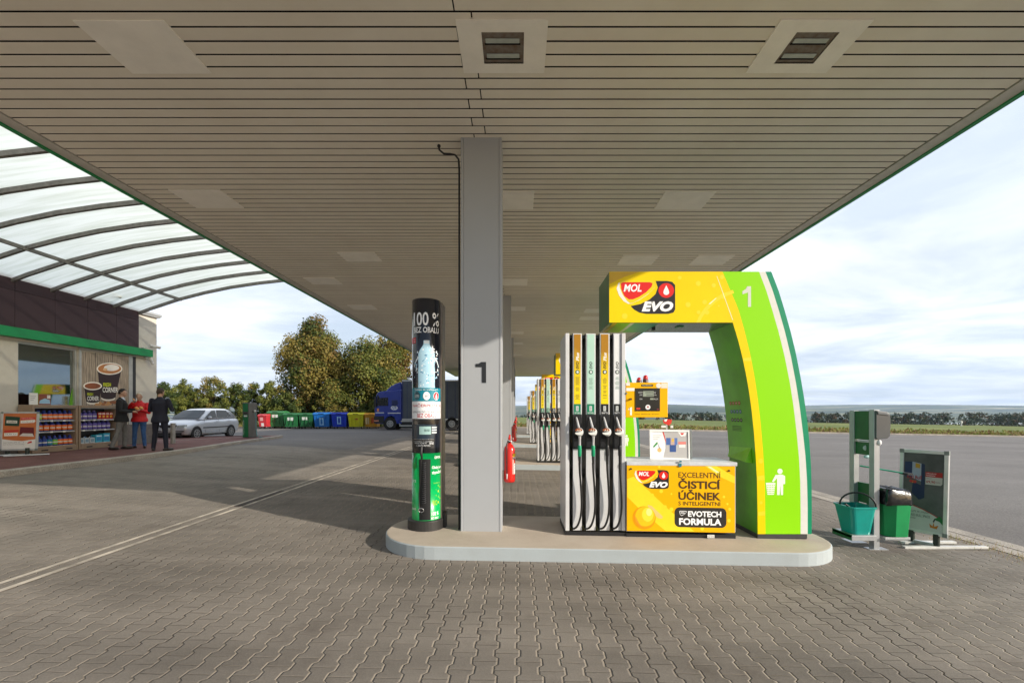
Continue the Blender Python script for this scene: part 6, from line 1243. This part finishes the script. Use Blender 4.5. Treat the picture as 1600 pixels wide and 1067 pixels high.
# ================================================================ PEOPLE
SKIN = mat('skin', (.50, .29, .20), .5, var=.05)
def ROTZ(a): return Matrix.Rotation(a, 3, 'Z')
def person(label, px, yfeet, pxh, Y, spec):
    """figure built at life size facing -y locally, turned by spec['rz']; every figure is one continuous skin made by remeshing"""
    x = (px-CX)*Y/F; z = zw(x, Y); H = spec['h']; k = H/1.75
    t = thing('person', label, 'person', (x, Y, z), spec['rz'] or .0001)
    m = MB(); J = spec['J']; b_ = spec.get('bulk', 1.0); DM = BK
    V = lambda p: Vector(p)*k
    # torso
    rings = [((0, 0, .90), .155*b_, .115*b_), ((0, .0, 1.0), .160*b_, .12*b_), ((0, -.005, 1.10), .160*b_, .118*b_), ((0, -.005, 1.22), .172*b_, .122*b_), ((0, .0, 1.34), .180*b_, .118*b_), ((0, .005, 1.42), .165*b_, .095), ((0, .01, 1.47), .09, .075), ((0, .0, 1.52), .056, .058), ((0, -.005, 1.60), .052, .055)]
    if spec.get('coat'): rings = [((0, 0, spec['coat']), .195*b_, .155*b_), ((0, 0, spec['coat']+.08), .19*b_, .15*b_)]+[r for r in rings if r[0][2] > spec['coat']+.12]
    lean = spec.get('lean', 0)
    vs = []; n = 20
    for (c, a, b) in rings:
        for i in range(n):
            th = 2*math.pi*i/n; vs.append(((c[0]+a*math.cos(th))*k, (c[1]+b*math.sin(th)+lean*(c[2]-.9))*k, c[2]*k))
    q = len(rings); m.add(vs, [(j*n+i, j*n+(i+1) % n, (j+1)*n+(i+1) % n, (j+1)*n+i) for j in range(q-1) for i in range(n)]+[tuple(range(n)), tuple(range((q-1)*n, q*n))], DM)
    hy = -.02+lean*.8
    hd = ROTZ(spec.get('head', 0)); hc = V((0, hy, 1.655))
    def hp_(p): return hc+hd @ V(p)
    m.ball(hc, (.076*k, .092*k, .108*k), DM, 18, 14, hd); m.ball(hp_((0, -.045, -.055)), (.052*k, .05*k, .055*k), DM, 12, 8, hd)           # skull, jaw
    m.ball(hp_((0, -.098, -.010)), (.012*k, .018*k, .024*k), DM, 8, 6, hd); m.ball(hp_((0, -.088, -.052)), (.022*k, .012*k, .010*k), DM, 8, 6, hd); m.ball(hp_((0, -.082, -.094)), (.022*k, .02*k, .016*k), DM, 8, 6, hd)
    for s in (1, -1):
        m.ball(hp_((s*.078, .0, -.005)), (.010*k, .018*k, .030*k), DM, 8, 6, hd); m.ball(hp_((s*.03, -.086, .022)), (.02*k, .010*k, .007*k), DM, 8, 6, hd)
    # limbs: (shoulder, elbow, wrist) and (hip, knee, ankle)
    for s, (sh_, el, wr) in ((1, J['ar']), (-1, J['al'])):
        m.tube([V(sh_), V(sh_).lerp(V(el), .5), V(el)], [.062*k*b_, .056*k*b_, .048*k*b_], DM, 12); m.ball(V(sh_), .066*k*b_, DM); m.ball(V(el), .049*k*b_, DM)
        m.tube([V(el), V(el).lerp(V(wr), .4), V(wr)], [.048*k*b_, .044*k*b_, .036*k], DM, 12)
        d = (V(wr)-V(el)).normalized(); up = Vector((0, 0, 1)); side_ = d.cross(up); side_ = side_.normalized() if side_.length > .1 else Vector((1, 0, 0)); w0 = V(wr)
        pal = w0+d*.055*k; m.tube([w0-d*.01, w0+d*.03*k, w0+d*.09*k], [.026*k, .034*k, .036*k], DM, 10, sx=.6)
        nrm = side_.cross(d)
        for fi, (o_, l_) in enumerate(((-.027, .070), (-.009, .082), (.009, .076), (.026, .060))):
            b0 = w0+d*.08*k+side_*o_*k; c1 = b0+(d*.8+nrm*(-.45))*l_*.55*k; c2 = c1+(d*.2-nrm*.95)*l_*.45*k; m.tube([b0, c1, c2], [.0098*k, .0092*k, .0078*k], DM, 7)
        tb = w0+d*.035*k-side_*.03*k; m.tube([tb, tb+(d*.5-side_*.6-nrm*.3)*.035*k, tb+(d*.9-side_*.5-nrm*.6)*.06*k], [.012*k, .0105*k, .009*k], DM, 7)
    for s, (hi, kn, an) in ((1, J['lr']), (-1, J['ll'])):
        m.tube([V(hi), V(hi).lerp(V(kn), .5), V(kn)], [.092*k*b_, .080*k, .062*k], DM, 14); m.ball(V(hi), .094*k*b_, DM); m.ball(V(kn), .063*k, DM)
        m.tube([V(kn), V(kn).lerp(V(an), .35), V(an)], [.062*k, .062*k, .050*k], DM, 14)
        fd_ = ROTZ(spec.get('foot', {}).get(s, 0)) @ Vector((0, -1, 0)); a = V(an)
        m.tube([a+Vector((0, 0, -.01*k)), a+Vector((0, 0, -.045*k))], [.05*k, .046*k], DM, 12)
        zf = -a.z+.038*k
        hl = a-fd_*.055*k; toe = a+fd_*.175*k
        hl.z = toe.z = .036*k if a.z < .2 else a.z-.05
        m.tube([hl, hl.lerp(toe, .3), hl.lerp(toe, .7), toe, toe+fd_*.02*k], [.034*k, .042*k, .043*k, .034*k, .015*k], DM, 12)
        m.ball(hl, .036*k, DM)
    tmp = m.build('tmp', None)
    tmp.location = (0, 0, 0); md = tmp.modifiers.new('r', 'REMESH'); md.mode = 'VOXEL'; md.voxel_size = .0105; md.use_smooth_shade = True
    sm = tmp.modifiers.new('s', 'SMOOTH'); sm.iterations = 3; sm.factor = .5
    dg = bpy.context.evaluated_depsgraph_get(); me = bpy.data.meshes.new_from_object(tmp.evaluated_get(dg)); me.name = 'person_body'
    bpy.data.objects.remove(tmp)
    me.materials.clear(); names = ['skin', 'top', 'legs', 'shoe', 'shirt']; mats = [SKIN, spec['top'], spec['legs'], spec['shoe'], spec.get('shirt', spec['top'])]
    for q in mats: me.materials.append(q)
    wr = [V(J['ar'][2]), V(J['al'][2])]; coat_z = spec.get('coat', .93)*k
    arms = [(V(J[q][0]), V(J[q][1]), V(J[q][2])) for q in ('ar', 'al')]
    def segd(p, a, b):
        ab_ = b-a; t_ = max(0, min(1, (p-a).dot(ab_)/ab_.length_squared)); return (p-a-ab_*t_).length
    idx = []
    for p in me.polygons:
        c = p.center; i = 1
        dW = min((c-w_).length for w_ in wr)
        arm = min(min(segd(c, a, b), segd(c, b, w_)) for a, b, w_ in arms) < .07*k*b_
        hand = any(((c-w_).dot((w_-e).normalized()) > -.0) and (c-w_).length < .23*k for (_, e, w_) in arms)
        if c.z > 1.50*k and not hand and not (arm and spec.get('bulk', 1) > 1.1 and c.z < 1.46*k): i = 0
        if c.z > 1.44*k and c.z < 1.52*k and abs(c.x) < .07*k: i = 4 if c.y < lean*.6+.0 else 1
        if c.z > 1.44*k and abs(c.x) > .10*k: i = 1
        if hand: i = 0
        elif c.z < coat_z and not arm: i = 2
        if c.z < .075*k: i = 3
        idx.append(i)
    me.polygons.foreach_set('material_index', idx); me.polygons.foreach_set('use_smooth', [True]*len(idx)); me.update()
    o = bpy.data.objects.new('body', me); COL.objects.link(o); o.parent = t
    # hair cap
    m = MB(); hr = spec['hair']; vs = []; nn = 22; rg = 9
    for i in range(rg+1):
        ph = i/rg*R(128)
        for j in range(nn):
            th = 2*math.pi*j/nn; fy = -math.cos(th)   # fy = 1 at the face
            lim = R(128)-(R(72) if True else 0)*max(0, fy)**.8-(R(20))*(abs(math.sin(th)))
            a = ph/R(128)*lim; rr_ = 1.09+.03*math.sin(j*3+i*2)
            p = Vector((.078*math.sin(a)*math.sin(th)*rr_, -.094*math.sin(a)*(-math.cos(th))*-1*rr_*1.0, .111*math.cos(a)*rr_))
            p = Vector((p.x, (.094*math.sin(a)*rr_)*(-fy), p.z)); vs.append(hp_(p))
    m.add(vs, [(i*nn+j, i*nn+(j+1) % nn, (i+1)*nn+(j+1) % nn, (i+1)*nn+j) for i in range(rg) for j in range(nn)], hr, True)
    if not spec.get('bald'): m.build('hair', t)
    else:
        m2 = MB(); k0 = 4; m2.add(vs[k0*nn:], [(i*nn+j, i*nn+(j+1) % nn, (i+1)*nn+(j+1) % nn, (i+1)*nn+j) for i in range(rg-k0) for j in range(nn)], hr, True); m2.build('hair', t)
    m = MB()
    for s in (1, -1): m.ball(hp_((s*.030, -.087, .008)), (.012*k, .007*k, .006*k), flat('f0ebe4'), 8, 6, hd); m.ball(hp_((s*.030, -.0925, .008)), (.005*k, .003*k, .005*k), flat('201814'), 8, 6, hd)
    m.build('eyes', t); m = MB(); m.ball(hp_((0, -.098, -.053)), (.021*k, .005*k, .006*k), flat('8a3a34'), 10, 6, hd); m.build('mouth', t)
    return t, V
COATB = mat('coat_black', (.010, .010, .011), .8, var=.2, scale=9, bump=.5, bscale=14); TROU = mat('trousers_grey', (.17, .165, .155), .85, var=.2, scale=9, bump=.5, bscale=14); SHOE = mat('shoe_black', (.018, .012, .010), .4)
REDJ = mat('jacket_red', (.60, .006, .010), .55, var=.15, scale=7, bump=.7, bscale=12); JEAN = mat('jeans_blue', (.035, .10, .26), .85, var=.25, scale=8, bump=.4, bscale=20); SUIT = mat('suit_navy', (.008, .009, .022), .75, var=.15, scale=7, bump=.5, bscale=12)
legs = {'lr': ((.09, 0, .90), (.10, -.01, .50), (.11, .02, .085)), 'll': ((-.09, 0, .90), (-.10, -.01, .50), (-.11, .02, .085))}
p1, V1 = person('man in a black coat and grey trousers facing the others, holding a snack', 190, 698, 92, 13.45, dict(h=1.80, rz=R(122), top=COATB, legs=TROU, shoe=SHOE, hair=flat('17110d', .7), head=R(-12), coat=.80, bulk=1.10, shirt=flat('c8ccd8'), foot={1: R(10), -1: R(-25)},
    J={'ar': ((.19, .02, 1.40), (.25, -.04, 1.12), (.14, -.30, 1.17)), 'al': ((-.19, .02, 1.40), (-.25, .0, 1.11), (-.12, -.26, 1.10)), 'lr': ((.09, 0, .90), (.11, -.06, .50), (.13, -.04, .085)), 'll': ((-.09, 0, .90), (-.10, .06, .50), (-.12, .20, .085))}))
p2, V2 = person('woman in a bright red jacket and blue jeans eating a roll', 218, 695, 83, 13.95, dict(h=1.70, rz=R(18), top=REDJ, legs=JEAN, shoe=flat('2a1a16'), hair=flat('cfc6b4', .7), head=R(8), coat=.84, bulk=1.16, foot={1: R(20), -1: R(-25)},
    J={'ar': ((.20, .0, 1.38), (.27, -.06, 1.14), (.12, -.27, 1.22)), 'al': ((-.20, .0, 1.38), (-.27, -.10, 1.20), (-.07, -.25, 1.46)), 'lr': ((.09, 0, .90), (.11, -.01, .50), (.13, .02, .085)), 'll': ((-.09, 0, .90), (-.12, -.01, .50), (-.15, .02, .085))}))
p3, V3 = person('man in a dark navy suit standing with his back to the camera', 250, 702, 94, 13.0, dict(h=1.80, rz=R(188), top=SUIT, legs=SUIT, shoe=SHOE, hair=flat('3a2c22', .7), head=R(-18), coat=.80, bulk=1.12, bald=False, shirt=flat('c9d0dc'), foot={1: R(25), -1: R(-30)},
    J={'ar': ((.20, .0, 1.41), (.27, -.02, 1.13), (.13, -.27, 1.20)), 'al': ((-.20, .0, 1.41), (-.30, -.02, 1.15), (-.16, -.26, 1.22)), 'lr': ((.10, 0, .90), (.13, -.01, .50), (.16, .02, .085)), 'll': ((-.10, 0, .90), (-.13, -.01, .50), (-.17, .02, .085))}))
def food(root, V, J, nm, label, cat, col, size):
    w_ = Matrix.Rotation(root.rotation_euler.z, 3, 'Z') @ V(J); w_ = w_+Vector(root.location)
    m = MB(); rnd = random.Random(len(label)); m.ball(w_, size, flat(col), 12, 8, Matrix.Rotation(R(35), 3, 'Y')); m.ball(w_+Vector((0, .01, -.02)), tuple(q*.9 for q in size), flat('f0e6d8'), 10, 6, Matrix.Rotation(R(35), 3, 'Y')); tag(m.build(nm), label, cat)
food(p2, V2, (.10, -.40, 1.26), 'bread_roll', 'bread roll in a napkin held at chest height by the woman in red', 'food', 'd8924a', (.075, .05, .045))
food(p2, V2, (-.03, -.31, 1.555), 'bread_roll', 'piece of roll the woman in red is lifting to her mouth', 'food', 'c98a50', (.03, .03, .022))
food(p1, V1, (.09, -.43, 1.21), 'bread_roll', 'snack in a napkin held by the man in the black coat', 'food', 'd89a50', (.065, .045, .04))
# ================================================================ AIR
def haze():
    m = MB(); m.box(-10500, 10500, -60, 9500, -80, 420, None) if False else None
    me = bpy.data.meshes.new('haze'); bm = bmesh.new(); bmesh.ops.create_cube(bm, size=1); bm.to_mesh(me); bm.free()
    o = bpy.data.objects.new('haze', me); COL.objects.link(o); o.scale = (21000, 9700, 520); o.location = (0, 9700/2-100, 520/2-75)
    q = bpy.data.materials.new('air'); q.use_nodes = True; nt = q.node_tree; nt.nodes.remove(nt.nodes['Principled BSDF'])
    v = nt.nodes.new('ShaderNodeVolumePrincipled'); v.inputs['Density'].default_value = .00007; v.inputs['Color'].default_value = (.62, .78, 1, 1); v.inputs['Anisotropy'].default_value = .2
    nt.links.new(v.outputs[0], nt.nodes['Material Output'].inputs['Volume']); me.materials.append(q); tag(o, kind='stuff'); tag(o, 'thin pale air fading the far hills', 'haze')
haze()
